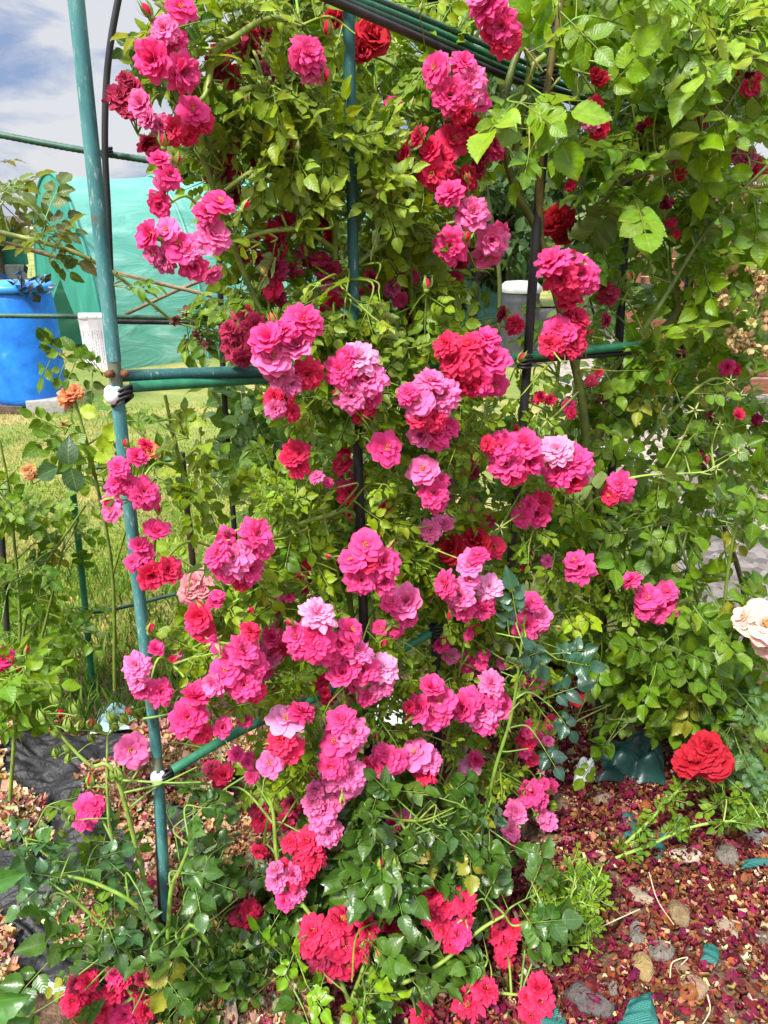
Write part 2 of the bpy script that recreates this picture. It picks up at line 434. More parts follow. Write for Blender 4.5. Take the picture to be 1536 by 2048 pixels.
# ------------------------------------------------------------------ blooms
GREEN = (.21, .32, .05)
def petal(g, r0, L, W, a0, a1, phi, z0, cup, rs, nu=5, nv=7, roll=0, ruf=.05):
    V = []; T = []; x, z = r0, z0; pv = 0; pr = rs.random(); ph = rs.uniform(0, 6); dirr = (math.cos(phi), math.sin(phi)); sid = (-math.sin(phi), math.cos(phi))
    notch = rs.uniform(0, .05)
    for j in range(nv):
        v = 1-(1-j/(nv-1))**1.6; a = a0+(a1-a0)*v**1.5; dv = v-pv; pv = v
        if j: x += L*dv*math.cos(a); z += L*dv*math.sin(a)
        w = W*(.2+.8*math.sin(min(1, v/.62)*math.pi/2)) if v < .62 else W*max(.3, math.sqrt(max(.0, 1-((v-.62)/.38)**2)))
        for i in range(nu):
            u = -1+2*i/(nu-1); k = u*u
            back = L*(-.06*k*v**3 - (notch*(1-min(1, abs(u)*2)) if j == nv-1 else 0))
            nx, nz = -math.sin(a), math.cos(a)
            h = cup*k*w*.8+ruf*L*v*v*math.sin(2.6*u+ph+v*2)+roll*u*w
            rr = x+back*math.cos(a)+nx*h; zz = z+back*math.sin(a)+nz*h; s_ = u*w
            V.append((dirr[0]*rr+sid[0]*s_, dirr[1]*rr+sid[1]*s_, zz)); T.append((pr, v, (u+1)/2))
    F = [(j*nu+i, j*nu+i+1, (j+1)*nu+i+1, (j+1)*nu+i) for j in range(nv-1) for i in range(nu-1)]
    g.add(V, F, np.array(T))
def calyx(g, rs, r=.1, L=.42, n=5, GREEN=GREEN):
    lathe(g, [(.02, -.30), (.075, -.26), (r, -.15), (r*.9, -.03)], (0, 0, 0), 7, GREEN, 1)
    for k in range(n):
        a = 2*math.pi*k/n+rs.uniform(-.2, .2); c, s_ = math.cos(a), math.sin(a); q = rs.uniform(-.35, .1)
        pts = [(r*.7, .09, -.06), (r+L*.4, .085, -.1+q*.1), (r+L*.75, .045, -.1+q*.3), (r+L, .006, -.08+q*.6)]
        V = []
        for (x, w_, z) in pts: V += [(c*x-s_*w_, s_*x+c*w_, z), (c*x+s_*w_, s_*x-c*w_, z)]
        g.add(V, [(2*i, 2*i+1, 2*i+3, 2*i+2) for i in range(3)], GREEN, None, 1)
def stamens(g, rs, n=22, h=.3, sp=.2):
    for _ in range(n):
        a = rs.uniform(0, 6.3); r = rs.uniform(.2, 1)*sp
        p = (r*math.cos(a), r*math.sin(a)); q = Vector((p[0], p[1], h*rs.uniform(.7, 1.1)))
        tube(g, [(p[0]*.3, p[1]*.3, .02), tuple(q)], .008, 3, (1, 1, 1), 2, cap=False)
        tube(g, [tuple(q), tuple(q+Vector((0, 0, .04)))], [.022, .016], 4, (1, 1, 1), 2)
def flower_mesh(kind, seed):
    rs = random.Random(seed); g = Geo(); D = math.radians
    if kind == 'pompon':
        wh = [(10, 1.0, .27, 20, -34, 0), (11, .92, .25, 33, -16, .03), (11, .80, .22, 45, 0, .07), (10, .66, .19, 56, 18, .1), (9, .51, .15, 66, 34, .12), (7, .36, .12, 76, 52, .13)]
    elif kind == 'open':
        wh = [(7, .98, .40, 14, -22, 0), (7, .86, .36, 28, -5, .03), (5, .58, .22, 52, 20, .06), (4, .36, .12, 72, 45, .08)]
    elif kind == 'side':
        wh = [(8, 1.0, .33, 40, 0, 0), (8, .9, .3, 55, 20, .03), (7, .75, .25, 68, 40, .05), (5, .5, .18, 80, 60, .07)]
    elif kind == 'hybrid':
        wh = [(6, 1.0, .52, 25, -30, 0), (6, .92, .5, 48, 0, .03), (5, .82, .42, 65, 30, .05), (5, .66, .32, 78, 60, .06), (4, .5, .22, 85, 80, .07)]
    elif kind == 'hip': wh = []
    elif kind == 'spent':
        wh = [(4, .8, .3, -10, -80, 0), (4, .7, .26, 40, -50, .02), (3, .5, .2, 60, 80, .03)]
    for wi, (n, L, W, a0, a1, z0) in enumerate(wh):
        off = rs.uniform(0, 6)
        for k in range(n):
            if kind == 'spent' and rs.random() < .3: continue
            if kind in ('pompon', 'open') and wi > 0 and rs.random() < .06: continue
            j = 6+wi*3 if kind != 'spent' else 35
            petal(g, .06, L*rs.uniform(.86, 1.1), W*rs.uniform(.82, 1.15), D(a0+rs.uniform(-j, j)), D(a1+rs.uniform(-j*1.6, j*1.6)), off+2*math.pi*k/n+rs.uniform(-.18, .18), z0, rs.uniform(-.28, .2), rs,
                  nu=7, nv=7 if kind != 'hybrid' else 9, roll=rs.uniform(-.12, .12), ruf=.05 if kind != 'hybrid' else .08 if kind != 'spent' else .2)
    if kind in ('open', 'pompon'): stamens(g, rs, 20 if kind == 'open' else 8)
    if kind == 'spent': stamens(g, rs, 40, .25, .24)
    if kind == 'hip': stamens(g, rs, 60, .22, .22); calyx(g, rs, .17, .85, 5, (.30, .35, .10))
    else: calyx(g, rs, .1, .42 if kind != 'spent' else .7)
    return g.mesh(kind+'_bloom', [M_PETAL, M_CALYX, M_DEAD if kind in ('hip', 'spent') else M_STAMEN])
def bud_mesh(seed, show=.35):
    rs = random.Random(seed); g = Geo()
    lathe(g, [(.1, -.55), (.28, -.42), (.34, -.2), (.26, -.02)], (0, 0, 0), 8, GREEN, 1)
    n = 9; V = []; T = []
    for i, (r, z) in enumerate([(.3, -.1), (.42, .2), (.4, .55), (.25, .85), (.05, 1.05)]):
        for k in range(n): V.append((r*math.cos(6.283*k/n+i*.25)*(1+.12*math.sin(k*3)), r*math.sin(6.283*k/n+i*.25), z)); T.append((.4, .8, k/n))
    g.add(V, [(i*n+k, i*n+(k+1) % n, (i+1)*n+(k+1) % n, (i+1)*n+k) for i in range(4) for k in range(n)], np.array(T))
    for k in range(5):
        a = 6.283*k/5+rs.uniform(-.15, .15); c, s_ = math.cos(a), math.sin(a); o = rs.uniform(0, .3)*(1 if show > .3 else .3)
        pts = [(.27, .22, -.1), (.46+o*.3, .24, .25), (.44+o, .17, .65), (.28+o*1.6, .07, 1.0), (.2+o*2, .01, 1.3+rs.uniform(-.1, .3))]
        if show < .3: pts = [(r, w_*1.25, z) for r, w_, z in pts]
        V = []
        for (x, w_, z) in pts: V += [(c*x-s_*w_, s_*x+c*w_, z), (c*x+s_*w_, s_*x-c*w_, z)]
        g.add(V, [(2*i, 2*i+1, 2*i+3, 2*i+2) for i in range(4)], GREEN, None, 1)
    return g.mesh('bud', [M_PETAL, M_CALYX, M_STAMEN])
BLOOM = {'pompon': [flower_mesh('pompon', i) for i in range(9)], 'open': [flower_mesh('open', 20+i) for i in range(4)],
         'side': [flower_mesh('side', 40+i) for i in range(4)], 'hybrid': [flower_mesh('hybrid', 60+i) for i in range(4)],
         'hip': [flower_mesh('hip', 90+i) for i in range(4)], 'spent': [flower_mesh('spent', 80+i) for i in range(4)]}
BUDS = [bud_mesh(1, .35), bud_mesh(2, .35), bud_mesh(3, .1), bud_mesh(4, .1)]
TONE = {'P': (.92, .003, .235), 'L': (.94, .035, .33), 'V': (.95, .17, .48), 'R': (.84, .003, .085), 'H': (.90, .002, .20), 'D': (.46, .002, .055),
        'M': (.80, .015, .27), 'E': (.52, .001, .012), 'O': (.90, .42, .14), 'C': (.92, .80, .56), 'S': (.85, .36, .32), 'T': (.70, .44, .16), 'W': (.13, .004, .03),
        'G': (.2, .28, .05)}
FADE = {'P': .12, 'L': .28, 'V': .52, 'R': .06, 'H': .09, 'D': .06, 'M': .25, 'E': .03, 'O': .04, 'C': .04, 'S': .12, 'T': .0, 'W': .0, 'G': .0}
CAMP = Vector((0, 0, CAM_H))

def parse(txt):
    out = []
    for line in txt.strip().splitlines():
        off, rest = line.split(':'); cl = []
        for it in rest.split(','):
            a = it.split(); cl.append((float(a[0]), float(a[1]), float(a[2]), a[3]))
        out.append((float(off), cl))
    return out
def register(clusters, place):
    for off, cl in clusters:
        for (x, y, d, t) in cl:
            p = place(x, y, off); FLOWERS.append((x, y, d*.5, proj(p)[2]))
def add_clusters(plant, clusters, place):
    for off, cl in clusters:
        pos = [place(x, y, off) for x, y, d, t in cl]
        ctr = sum(pos, Vector())/len(pos); tc_ = (CAMP-ctr).normalized()
        base = ctr-tc_*.055-Vector((0, 0, .03)); g = Geo()
        q = plant.near(base); v = q-base
        if v.length > .45: q = base+v.normalized()*.4
        tube(g, spline([q, q.lerp(base, .5)+Vector((0, 0, .04)), base], 5), [.003, .002], 5, tuple(c*1.2 for c in plant.st), cap=False)
        objs = []
        for (x, y, d, t), p in zip(cl, pos):
            dep = proj(p)[2]; size = d*dep/FPX*.5
            out = p-ctr; out = out-tc_*out.dot(tc_)
            f = (tc_*1.0+Vector((0, 0, .28))+out*(.5/max(.03, size*1.4))+rvec()*.42).normalized()
            tone = t[0]; kind = {'o': 'open', 's': 'side', 'h': 'hybrid', 'x': 'spent', 'b': 'bud'}.get(t[1:] or '', None)
            if kind is None: kind = random.choice(['pompon']*11+['side']*3+['open']*2+['spent'] if tone in 'PMRD' else ['pompon']*7+['side', 'open'])
            p = p-tc_*rnd(0, .018)+f*0
            objs.append((p, f, size, tone, kind))
            cb = p-f*size*.28
            tube(g, spline([base, base.lerp(cb, .6)-tc_*.006, cb], 3), .0013, 4, tuple(c*1.1 for c in plant.st), cap=False)
        if len(cl) > 3:
            for _ in range(random.choice((0, 1, 1, 2))):
                a_ = rnd(0, 6.28); x, y, d, t = random.choice(cl); q_ = place(x+math.cos(a_)*d*.75, y+math.sin(a_)*d*.75, off+.01)
                tube(g, spline([base, base.lerp(q_, .6), q_], 3), .0011, 4, tuple(c*1.1 for c in plant.st), cap=False)
                objs.append((q_, ((q_-ctr).normalized()+Vector((0, -.3, .3))).normalized(), rnd(.009, .014), 'R', 'bud'))
        co = part('flower_cluster', g, M_STEM, plant.root, base)
        for p, f, size, tone, kind in objs:
            me = random.choice(BUDS[:2] if kind == 'bud' else BLOOM[kind])
            o = link('bud' if kind == 'bud' else ('spent_flower' if kind == 'spent' else 'flower'), me, co, p)
            o.rotation_mode = 'QUATERNION'
            qn = f.to_track_quat('Z', 'Y') @ Euler((0, 0, rnd(0, 6.28))).to_quaternion(); o.rotation_quaternion = qn
            sc = size*1.15*(1 if kind != 'bud' else .9); o.scale = (sc, sc, sc*rnd(.9, 1.15))
            c = TONE[tone]; k = rnd(.9, 1.08); mixw = rnd(-.03, .04)*FADE[tone]*2
            o.color = (min(.95, c[0]*k), max(.001, c[1]*k+max(0, mixw)*.6), max(.001, c[2]*k+mixw*.6), FADE[tone])
def add_bud(plant, p, size, tone='G', f=None, closed=True, stem=None):
    f = f or (Vector((0, -.2, 1))+rvec()*.5).normalized()
    o = link('bud', random.choice(BUDS[2:] if closed else BUDS[:2]), plant.root, p); o.rotation_mode = 'QUATERNION'
    o.rotation_quaternion = f.to_track_quat('Z', 'Y'); o.scale = (size,)*3; o.color = (*TONE[tone], FADE[tone])
    if stem is not None:
        b = p-f*size*.5
        tube(plant.sg, spline([stem, stem.lerp(b, .6)+Vector((0, 0, .004)), b], 3), [.0016, .0011], 4, plant.st, cap=False)

# ------------------------------------------------------------------ ground
m, N = mat('bed_soil')
tco = N('ShaderNodeTexCoord').outputs['Object']
f1 = noise(N, 3, 6, .6, tco); f2 = noise(N, 60, 4, .6, tco)
soil = ramp(N, f2, [(.3, (.035, .02, .012)), (.5, (.10, .055, .03)), (.7, (.20, .12, .07))])
grav = ramp(N, N('ShaderNodeTexVoronoi', {'Vector': tco, 'Scale': 28}).outputs['Color'], [(.1, (.18, .14, .11)), (.5, (.32, .26, .21)), (.9, (.46, .39, .33))])
xyz = N('ShaderNodeSeparateXYZ', {'Vector': tco})
fy = N('ShaderNodeMapRange', {'Value': math_(N, 'ADD', xyz.outputs[1], math_(N, 'MULTIPLY', f1, .6)), 'From Min': 2.75, 'From Max': 3.0}).outputs[0]
c = mixc(N, fy, soil, grav)
vor = N('ShaderNodeTexVoronoi', {'Vector': tco, 'Scale': 28}).outputs['Distance']
bp = N('ShaderNodeBump', {'Height': math_(N, 'ADD', vor, f2), 'Strength': .7, 'Distance': .02})
b = N('ShaderNodeBsdfPrincipled', {'Base Color': c, 'Roughness': .9, 'Normal': bp.outputs[0]}); finish(N, b.outputs[0])
M_SOIL = m
g = Geo()
def gz(x, y): return .012*math.sin(x*5+y*3)+.01*math.sin(x*11-y*7)+.008*math.sin(y*17+x*13)
sheet(g, lambda u, v: (-3+6*u, .3+5.2*v, gz(-3+6*u, .3+5.2*v)-.02), 90, 80)
for (x0, x1, y0, y1) in ((-600, -3, -600, 600), (3, 600, -600, 600), (-3, 3, -600, .3), (-3, 3, 5.5, 600)):
    g.add([(x0, y0, -.02), (x1, y0, -.02), (x1, y1, -.02), (x0, y1, -.02)], [(0, 1, 2, 3)])
tag(part('ground', g, M_SOIL), kind='structure')

m, N = mat('lawn_turf')
tco = N('ShaderNodeTexCoord').outputs['Object']
c = ramp(N, noise(N, 1.4, 5, .6, tco), [(.35, (.12, .19, .02)), (.5, (.20, .24, .035)), (.60, (.40, .33, .10)), (.72, (.52, .38, .17))])
c = mixc(N, .35, c, ramp(N, noise(N, 40, 3, .6, tco), [(.3, (.05, .09, .015)), (.7, (.3, .32, .08))]))
bp = N('ShaderNodeBump', {'Height': noise(N, 70, 4, .7, tco), 'Strength': .8, 'Distance': .03})
b = N('ShaderNodeBsdfPrincipled', {'Base Color': c, 'Roughness': .9, 'Normal': bp.outputs[0]}); finish(N, b.outputs[0])
g = Geo(); LAWN = lambda x, y: y > 2.3+.12*math.sin(x*4) and x < 1.1+.1*y
sheet(g, lambda u, v: (-14+(15.3+1.0*v)*u, 2.32+12*v+.12*math.sin((-14+15.3*u)*4)*(1-v), .015+.012*math.sin(u*60)*math.sin(v*40)), 60, 60)
g.add([(-90, 14.2, .012), (90, 14.2, .012), (90, 90, .012), (-90, 90, .012)], [(0, 1, 2, 3)])
tag(part('lawn', g, m), kind='structure')
# grass blades
def blades(name, n, area, hmin, hmax, pal, wid=.004):
    g = Geo(); V = []; T = []; F = []
    for _ in range(n):
        x, y = area()
        a = rnd(0, 6.28); h = rnd(hmin, hmax); ww = wid*rnd(.7, 1.4); lx, ly = rnd(-.6, .6)*h, rnd(-.6, .6)*h
        dry = name == 'grass' and math.sin(x*2.1+y*1.3)+math.sin(x*3.7-y*2.9)+.7*math.sin(x*7+y*6)+rnd(-.5, .5) > .75
        c, s_ = math.cos(a)*ww, math.sin(a)*ww; t = pick([(.40, .34, .11), (.34, .31, .07)] if dry else pal); k = len(V)
        z = .02
        V += [(x-c, y-s_, z), (x+c, y+s_, z), (x+lx*.4+c*.7, y+ly*.4+s_*.7, z+h*.6), (x+lx*.4-c*.7, y+ly*.4-s_*.7, z+h*.6), (x+lx, y+ly, z+h*.9)]
        T += [t]*5; F += [(k, k+1, k+2), (k, k+2, k+3), (k+3, k+2, k+4)]
    g.add(V, F, np.array(T)); return tag(part(name, g, M_GRASS), kind='stuff')
def lawn_area():
    while True:
        x, y = PG(rnd(-30, 760), 620+900*random.random()**1.1)[:2]
        if 2.28 < y < 6.5: return x, y
blades('grass', 44000, lawn_area, .010, .028, [(.12, .23, .012), (.20, .29, .02), (.30, .31, .05), (.16, .27, .016), (.26, .31, .03)], .0038)
WEED = [(0, 1160), (440, 1130), (480, 1400), (300, 1470), (0, 1480)]
def weed_area():
    x, y = sample_poly(WEED); return PG(x, y)[:2]
blades('tall_grass', 2600, weed_area, .03, .11, [(.10, .20, .02), (.16, .28, .03), (.08, .15, .02)], .004)

# black weed-control sheet on the left of the bed
M_MEMB = simple('weed_membrane', [(.35, (.008, .008, .009)), (.6, (.022, .021, .021)), (.75, (.07, .06, .05))], 26, .5, .6, 6, .35)
g = Geo()
def memb(u, v):
    p = PG(-60+470*u, 1478+490*v); 
    x, y = p.x, p.y
    z = .012+.022*abs(math.sin(x*13+2.2*math.sin(y*9)))+.012*math.sin(x*31+y*17)+.014*max(0, math.sin(y*14+x*5))+.005*math.sin(x*77+9*math.sin(y*31))+.004*math.sin(y*90+x*40)
    return (x+.02*math.sin(v*11), y+.02*math.sin(u*9), z)
sheet(g, memb, 150, 170)
tag(part('weed_membrane', g, M_MEMB), 'crumpled black weed membrane spread over the bed, strewn with tan petals', 'ground sheet')

# petals that fell
def litter(name, n, area, pal, smin, smax, zf, mode=0):
    V = []; T = []; F = []
    for _ in range(n):
        x, y = area(); s_ = rnd(smin, smax)*(rnd(1.3, 1.8) if random.random() < .09 else 1); a = rnd(0, 6.28); t = pick(pal) if random.random() < .3 else tuple(c*rnd(.7, 1.2) for c in random.choice(pal))
        M = Euler((rnd(-.8, .8), rnd(-.8, .8), a)).to_matrix(); z = zf(x, y)+rnd(.001, .014); cu = rnd(.3, 1.5)*random.choice((-.6, 1, 1)); k = len(V); el = rnd(.35, .9)
        for j in range(3):
            for i in range(3):
                u = i-1; v = j-1; w_ = (.55, 1, .8)[j]*el
                q = M @ Vector((u*s_*w_, v*s_*(1-.15*u*u), cu*s_*(u*u*.6+v*v*.5)))
                V.append((x+q.x, y+q.y, max(z+q.z, z))); T.append(t)
        F += [(k+j*3+i, k+j*3+i+1, k+j*3+i+4, k+j*3+i+3) for j in range(2) for i in range(2)]
    g = Geo(); g.add(V, F, np.array(T)); return tag(part(name, g, M_LITTER), kind='stuff')
RED_L = [(.13, .005, .03), (.07, .004, .016), (.14, .008, .03), (.08, .006, .014), (.24, .015, .08), (.17, .05, .02), (.12, .04, .02), (.22, .09, .035), (.16, .07, .03), (.15, .035, .015), (.24, .08, .025), (.10, .015, .015), (.40, .22, .09), (.58, .46, .26), (.20, .015, .035), (.30, .11, .04), (.18, .01, .05), (.12, .02, .02)]
TAN_L = [(.58, .38, .16), (.50, .28, .10), (.66, .50, .28), (.60, .36, .26), (.45, .20, .10), (.62, .30, .26), (.30, .03, .07), (.70, .58, .38), (.40, .22, .07)]
ROCKS = []
POLY_R = [(900, 1300), (1240, 1230), (1560, 1500), (1850, 1560), (1850, 2080), (380, 2080), (560, 1700), (820, 1560)]
def area_r():
    while True:
        x, y = rnd(-.25, 1.75), rnd(.85, 2.6); q = proj((x, y, 0))
        if random.random() < .014 and ROCKS:
            rx, ry, W_, H_, top = random.choice(ROCKS); a = rnd(0, 6.28); k = rnd(.86, 1.2); return rx+W_*k*math.cos(a), ry+H_*k*math.sin(a)
        if in_poly(q[0], q[1], POLY_R) and rnd(-2.6, .1) < math.sin(x*8+y*5)+.7*math.sin(x*17-y*13)+.5*math.sin(x*31+y*27): return x, y
def area_l():
    while True:
        x, y = rnd(-1.4, .1), rnd(.85, 2.0)
        q = proj((x, y, 0))
        cl = math.sin(x*9+y*4)+math.sin(y*13-x*6)+.8*math.sin(x*23+y*19)
        if -20 < q[0] < 620 and 1440 < q[1] < 2080 and cl+rnd(-.9, .9) > .5: return x, y
# stones
def rock(name, px, py, wpx, hpx, stops, label, ang=0, seed=0, sharp=.18, flat=.6, group=None):
    p = PG(px, py, .01); dep = proj(p)[2]; W = wpx*dep/FPX/2; H = hpx*dep/FPX/2
    rs = random.Random(seed+int(px)); bmesh = __import__('bmesh'); bm = bmesh.new()
    bmesh.ops.create_icosphere(bm, subdivisions=4, radius=1)
    ks = [(Vector((rs.uniform(-1, 1), rs.uniform(-1, 1), rs.uniform(-1, 1))).normalized(), rs.uniform(.62, .95)) for _ in range(int(4+sharp*34))]
    o1 = [rs.uniform(0, 6) for _ in range(6)]
    for v in bm.verts:
        c = v.co.copy()
        for n, d in ks:
            e = c.dot(n)-d
            if e > 0: c -= n*e*(.35+sharp*1.6 if sharp < .4 else 1)
        nn_ = Vector((o1[0], o1[1], o1[2]))*3; c *= 1+.16*mnoise.fractal(c*1.3+nn_, .8, 2.1, 4)+.05*mnoise.fractal(c*5+nn_, .7, 2.1, 3)
        v.co = Vector((c.x*W, c.y*H*1.25, c.z*min(W, H)*flat*1.3))
    Mz = Matrix.Rotation(R_(ang), 3, 'Z')
    V = [tuple(Mz @ v.co+p+Vector((0, 0, min(W, H)*flat*.42-.004))) for v in bm.verts]; F = [[v.index for v in f.verts] for f in bm.faces]; bm.free()
    ROCKS.append((p.x, p.y, W, H*1.25, min(W, H)*flat*1.4)); g = Geo(); g.add(V, F)
    mm = simple(name+'_surface', [(p_, tuple(q*.72 for q in c_)) for p_, c_ in stops], 55, .8, .9, 9, .25)
    o = part(name, g, mm, None, p); return tag(o, label, 'stone', group)
GREY = [(.3, (.13, .11, .09)), (.7, (.28, .24, .20))]; DGREY = [(.3, (.07, .06, .055)), (.7, (.17, .14, .13))]
OCH = [(.3, (.17, .11, .05)), (.7, (.34, .24, .13))]; TANS = [(.3, (.28, .20, .13)), (.7, (.48, .38, .28))]; PALE = [(.35, (.36, .30, .22)), (.65, (.62, .55, .45))]
BRN = [(.3, (.20, .12, .07)), (.7, (.36, .24, .16))]
for a in (
    (1374, 1712, 66, 34, PALE, 'pale speckled stone with a flat top lying near the green rolled netting', 5, .3, .5),
    (1450, 1712, 46, 50, GREY, 'grey angular stone standing beside the pale speckled one', 10, .4, .7),
    (1512, 1676, 52, 36, [(.3, (.28, .27, .24)), (.7, (.48, .46, .42))], 'light grey stone at the right edge under the long arching cane', 0, .3, .6),
    (1356, 1830, 46, 46, OCH, 'round mottled ochre brown cobble half sunk in the wine red petals', 0, .12, .7),
    (1272, 1871, 36, 48, GREY, 'upright grey brown angular stone, left of the smooth two-lobed pebble', -10, .45, .7),
    (1460, 1858, 62, 34, TANS, 'long tan angular stone sloping down to the right in the petals', -35, .35, .5),
    (1324, 1902, 62, 38, GREY, 'smooth grey pebble with two lobes above the golden egg-shaped one', 15, .08, .55),
    (1286, 1937, 44, 48, [(.3, (.30, .20, .07)), (.7, (.48, .34, .16))], 'golden tan egg-shaped pebble below the smooth grey one', -12, .05, .7),
    (1366, 1936, 46, 28, BRN, 'flat brown pebble with a pale curl of dry stalk on it', -15, .12, .5),
    (1390, 1975, 58, 38, [(.3, (.30, .18, .09)), (.7, (.42, .29, .18))], 'smooth brown egg-shaped pebble, lowest of the brown pebbles on the petals', -25, .04, .6),
    (1224, 1976, 38, 32, GREY, 'small dull grey stone between the dark angular rock and the golden pebble', 10, .3, .5),
    (1176, 2008, 104, 62, DGREY, 'large dark angular rock at the bottom beside the green mesh', -20, .5, .8),
    (1534, 1893, 40, 52, [(.3, (.13, .10, .07)), (.7, (.22, .17, .13))], 'dark brown rounded stone cut by the right edge of the photo', 0, .08, .7),
    (1412, 1862, 26, 22, DGREY, 'tiny dark grey pebble left of the long tan stone', 0, .1, .6),
    (1278, 1788, 62, 34, TANS, 'tan weathered stone fragment behind the wine red petals', -25, .4, .35),
    (1206, 1598, 46, 32, TANS, 'buried tan stone in front of the dark green folded tarpaulin', 0, .3, .5),
    (1110, 1682, 48, 30, OCH, 'ochre stone under the pale pink hanging flowers', 10, .3, .5),
    (1130, 1612, 60, 42, BRN, 'brown lump of old wood-coloured stone behind the pink flowers', 30, .4, .6),
    (1476, 1935, 40, 22, GREY, 'thin flat grey stone on the petals near the right edge', -10, .3, .35),
    (46, 1936, 56, 54, DGREY, 'dark grey oval cobble at the lower left beside the black membrane', 35, .06, .7),
    (42, 1852, 30, 26, GREY, 'small grey pebble at the upper end of the lower left stone heap', 0, .1, .6),
    (10, 1882, 36, 44, BRN, 'brown rounded stone at the left edge above the dark oval cobble', 0, .1, .6),
    (28, 1896, 34, 26, GREY, 'grey pebble between the brown edge stone and the dark oval cobble', 20, .12, .6),
    (14, 1972, 48, 34, [(.3, (.30, .28, .25)), (.7, (.50, .47, .43))], 'pale grey stone at the left edge below the dark oval cobble', 0, .3, .6),
    (268, 1776, 46, 44, TANS, 'tan stone behind the branches left of the teal pole foot', 0, .2, .6),
    (428, 1772, 34, 44, OCH, 'round ochre pebble right of the teal pole foot', 0, .06, .7),
):
    rock('stone', a[0], a[1], a[2], a[3], a[4], a[5], a[6], 5, a[7], a[8])

def mz(x, y): return .012+.022*abs(math.sin(x*13+2.2*math.sin(y*9)))+.012*math.sin(x*31+y*17)+.014*max(0, math.sin(y*14+x*5))+.004
def rim_z(x, y):
    for (rx, ry, W_, H_, top) in ROCKS:
        q = math.hypot((x-rx)/W_, (y-ry)/H_)
        if q < 1.25: return max(gz(x, y)-.012, top*(1-q)*.7)
    return gz(x, y)-.012
litter('fallen_petals', 33000, area_r, RED_L, .0040, .0115, rim_z)
litter('withered_petals', 9500, area_l, [tuple(q*.82 for q in c_) for c_ in TAN_L], .0065, .0145, mz)
litter('plant_debris', 9000, lambda: (area_r() if random.random() < .6 else area_l()), [(.10, .05, .025), (.18, .10, .05), (.06, .03, .018), (.28, .19, .10), (.13, .09, .04)], .0025, .0065, lambda x, y: rim_z(x, y) if proj((x, y, 0))[0] > 620 else mz(x, y))

# ------------------------------------------------------------------ green mesh, tarpaulin, plastic scraps
m, N = mat('green_mesh'); tco = N('ShaderNodeTexCoord').outputs['Object']
w1 = N('ShaderNodeTexWave', {'Vector': tco, 'Scale': 110.0, 'Distortion': .15}, bands_direction='X').outputs['Fac']
w2 = N('ShaderNodeTexWave', {'Vector': tco, 'Scale': 110.0, 'Distortion': .15}, bands_direction='Y').outputs['Fac']
ww = math_(N, 'MAXIMUM', w1, w2)
c = ramp(N, ww, [(.55, (.004, .035, .032)), (.95, (.015, .20, .165))])
c = mixc(N, math_(N, 'MULTIPLY', noise(N, 9, 4, .6, tco), .4), c, (.03, .12, .10, 1))
bp = N('ShaderNodeBump', {'Height': ww, 'Strength': .5, 'Distance': .003})
finish(N, N('ShaderNodeBsdfPrincipled', {'Base Color': c, 'Roughness': .5, 'Normal': bp.outputs[0]}).outputs[0]); M_MESH = m
M_TARP = simple('tarpaulin', [(.3, (.006, .035, .03)), (.7, (.012, .075, .062))], 14, .35, .3)
def scrap(name, pxpoly, mm, label, cat, h=.03, fold=3, seed=0, group=None):
    a, b_, c, d = [PG(*q) for q in pxpoly]; rs = random.Random(seed); ph = [rs.uniform(0, 6) for _ in range(5)]
    def f(u, v):
        p = (a.lerp(b_, u)).lerp(d.lerp(c, u), v)
        e = min(u, 1-u, v, 1-v)
        z = .004+h*(.5+.5*math.sin(u*fold+ph[0]+v*1.3))*(.5+.5*math.sin(v*fold*.9+ph[1]))+.12*h*math.sin(u*fold*5+v*4+ph[4])
        if fold >= 6: z = .006+h*.55*(abs(math.sin(u*5+v*3+ph[0]))**.7+abs(math.sin(u*3-v*6+ph[1]))**.7+.5*abs(math.sin(u*11+v*2+ph[2])))
        j = .12*math.sin(u*9+ph[2])*math.sin(v*8+ph[3])
        return (p.x+(b_.x-a.x)*j*.3, p.y+(d.y-a.y)*j*.3, p.z+z*(.35+.65*min(1, e*5)))
    g = Geo(); sheet(g, f, 26, 26); return tag(part(name, g, mm), label, cat, group)
scrap('mesh_netting', [(1205, 1680), (1250, 1585), (1305, 1665), (1270, 1690)], M_MESH, 'triangular scrap of green shade mesh lying beyond the long canes', 'netting', .02, 3, 1)
scrap('mesh_netting', [(1090, 1790), (1100, 1755), (1175, 1735), (1180, 1765)], M_MESH, 'flat strip of green mesh under the small bright green seedlings', 'netting', .025, 2, 2)
scrap('mesh_netting', [(1290, 1715), (1300, 1670), (1335, 1665), (1325, 1720)], M_MESH, 'small torn piece of green mesh between the two long canes', 'netting', .02, 3, 3)
scrap('mesh_netting', [(1480, 1745), (1485, 1722), (1560, 1705), (1560, 1735)], M_MESH, 'rolled edge of teal green mesh at the right side of the bed', 'netting', .03, 3, 4)
scrap('mesh_netting', [(1080, 2060), (1072, 1960), (1100, 1985), (1140, 2060)], M_MESH, 'coarse green mesh under the crimson blooms left of the dark rock', 'netting', .02, 3, 5)
scrap('mesh_netting', [(1230, 2060), (1262, 2000), (1300, 1985), (1318, 2060)], M_MESH, 'crumpled coarse green mesh right of the dark angular rock', 'netting', .022, 4, 6)
scrap('mesh_netting', [(1400, 1925), (1410, 1888), (1440, 1890), (1435, 1930)], M_MESH, 'tiny corner of green mesh showing through the petals', 'netting', .012, 3, 7)
scrap('folded_tarpaulin', [(1190, 1580), (1200, 1500), (1320, 1495), (1330, 1580)], M_TARP, 'dark green folded tarpaulin under the right-hand rose', 'tarpaulin', .07, 7, 8)
M_WPL = simple('white_plastic', [(.3, (.55, .60, .62)), (.7, (.78, .80, .80))], 9, .3, .3)
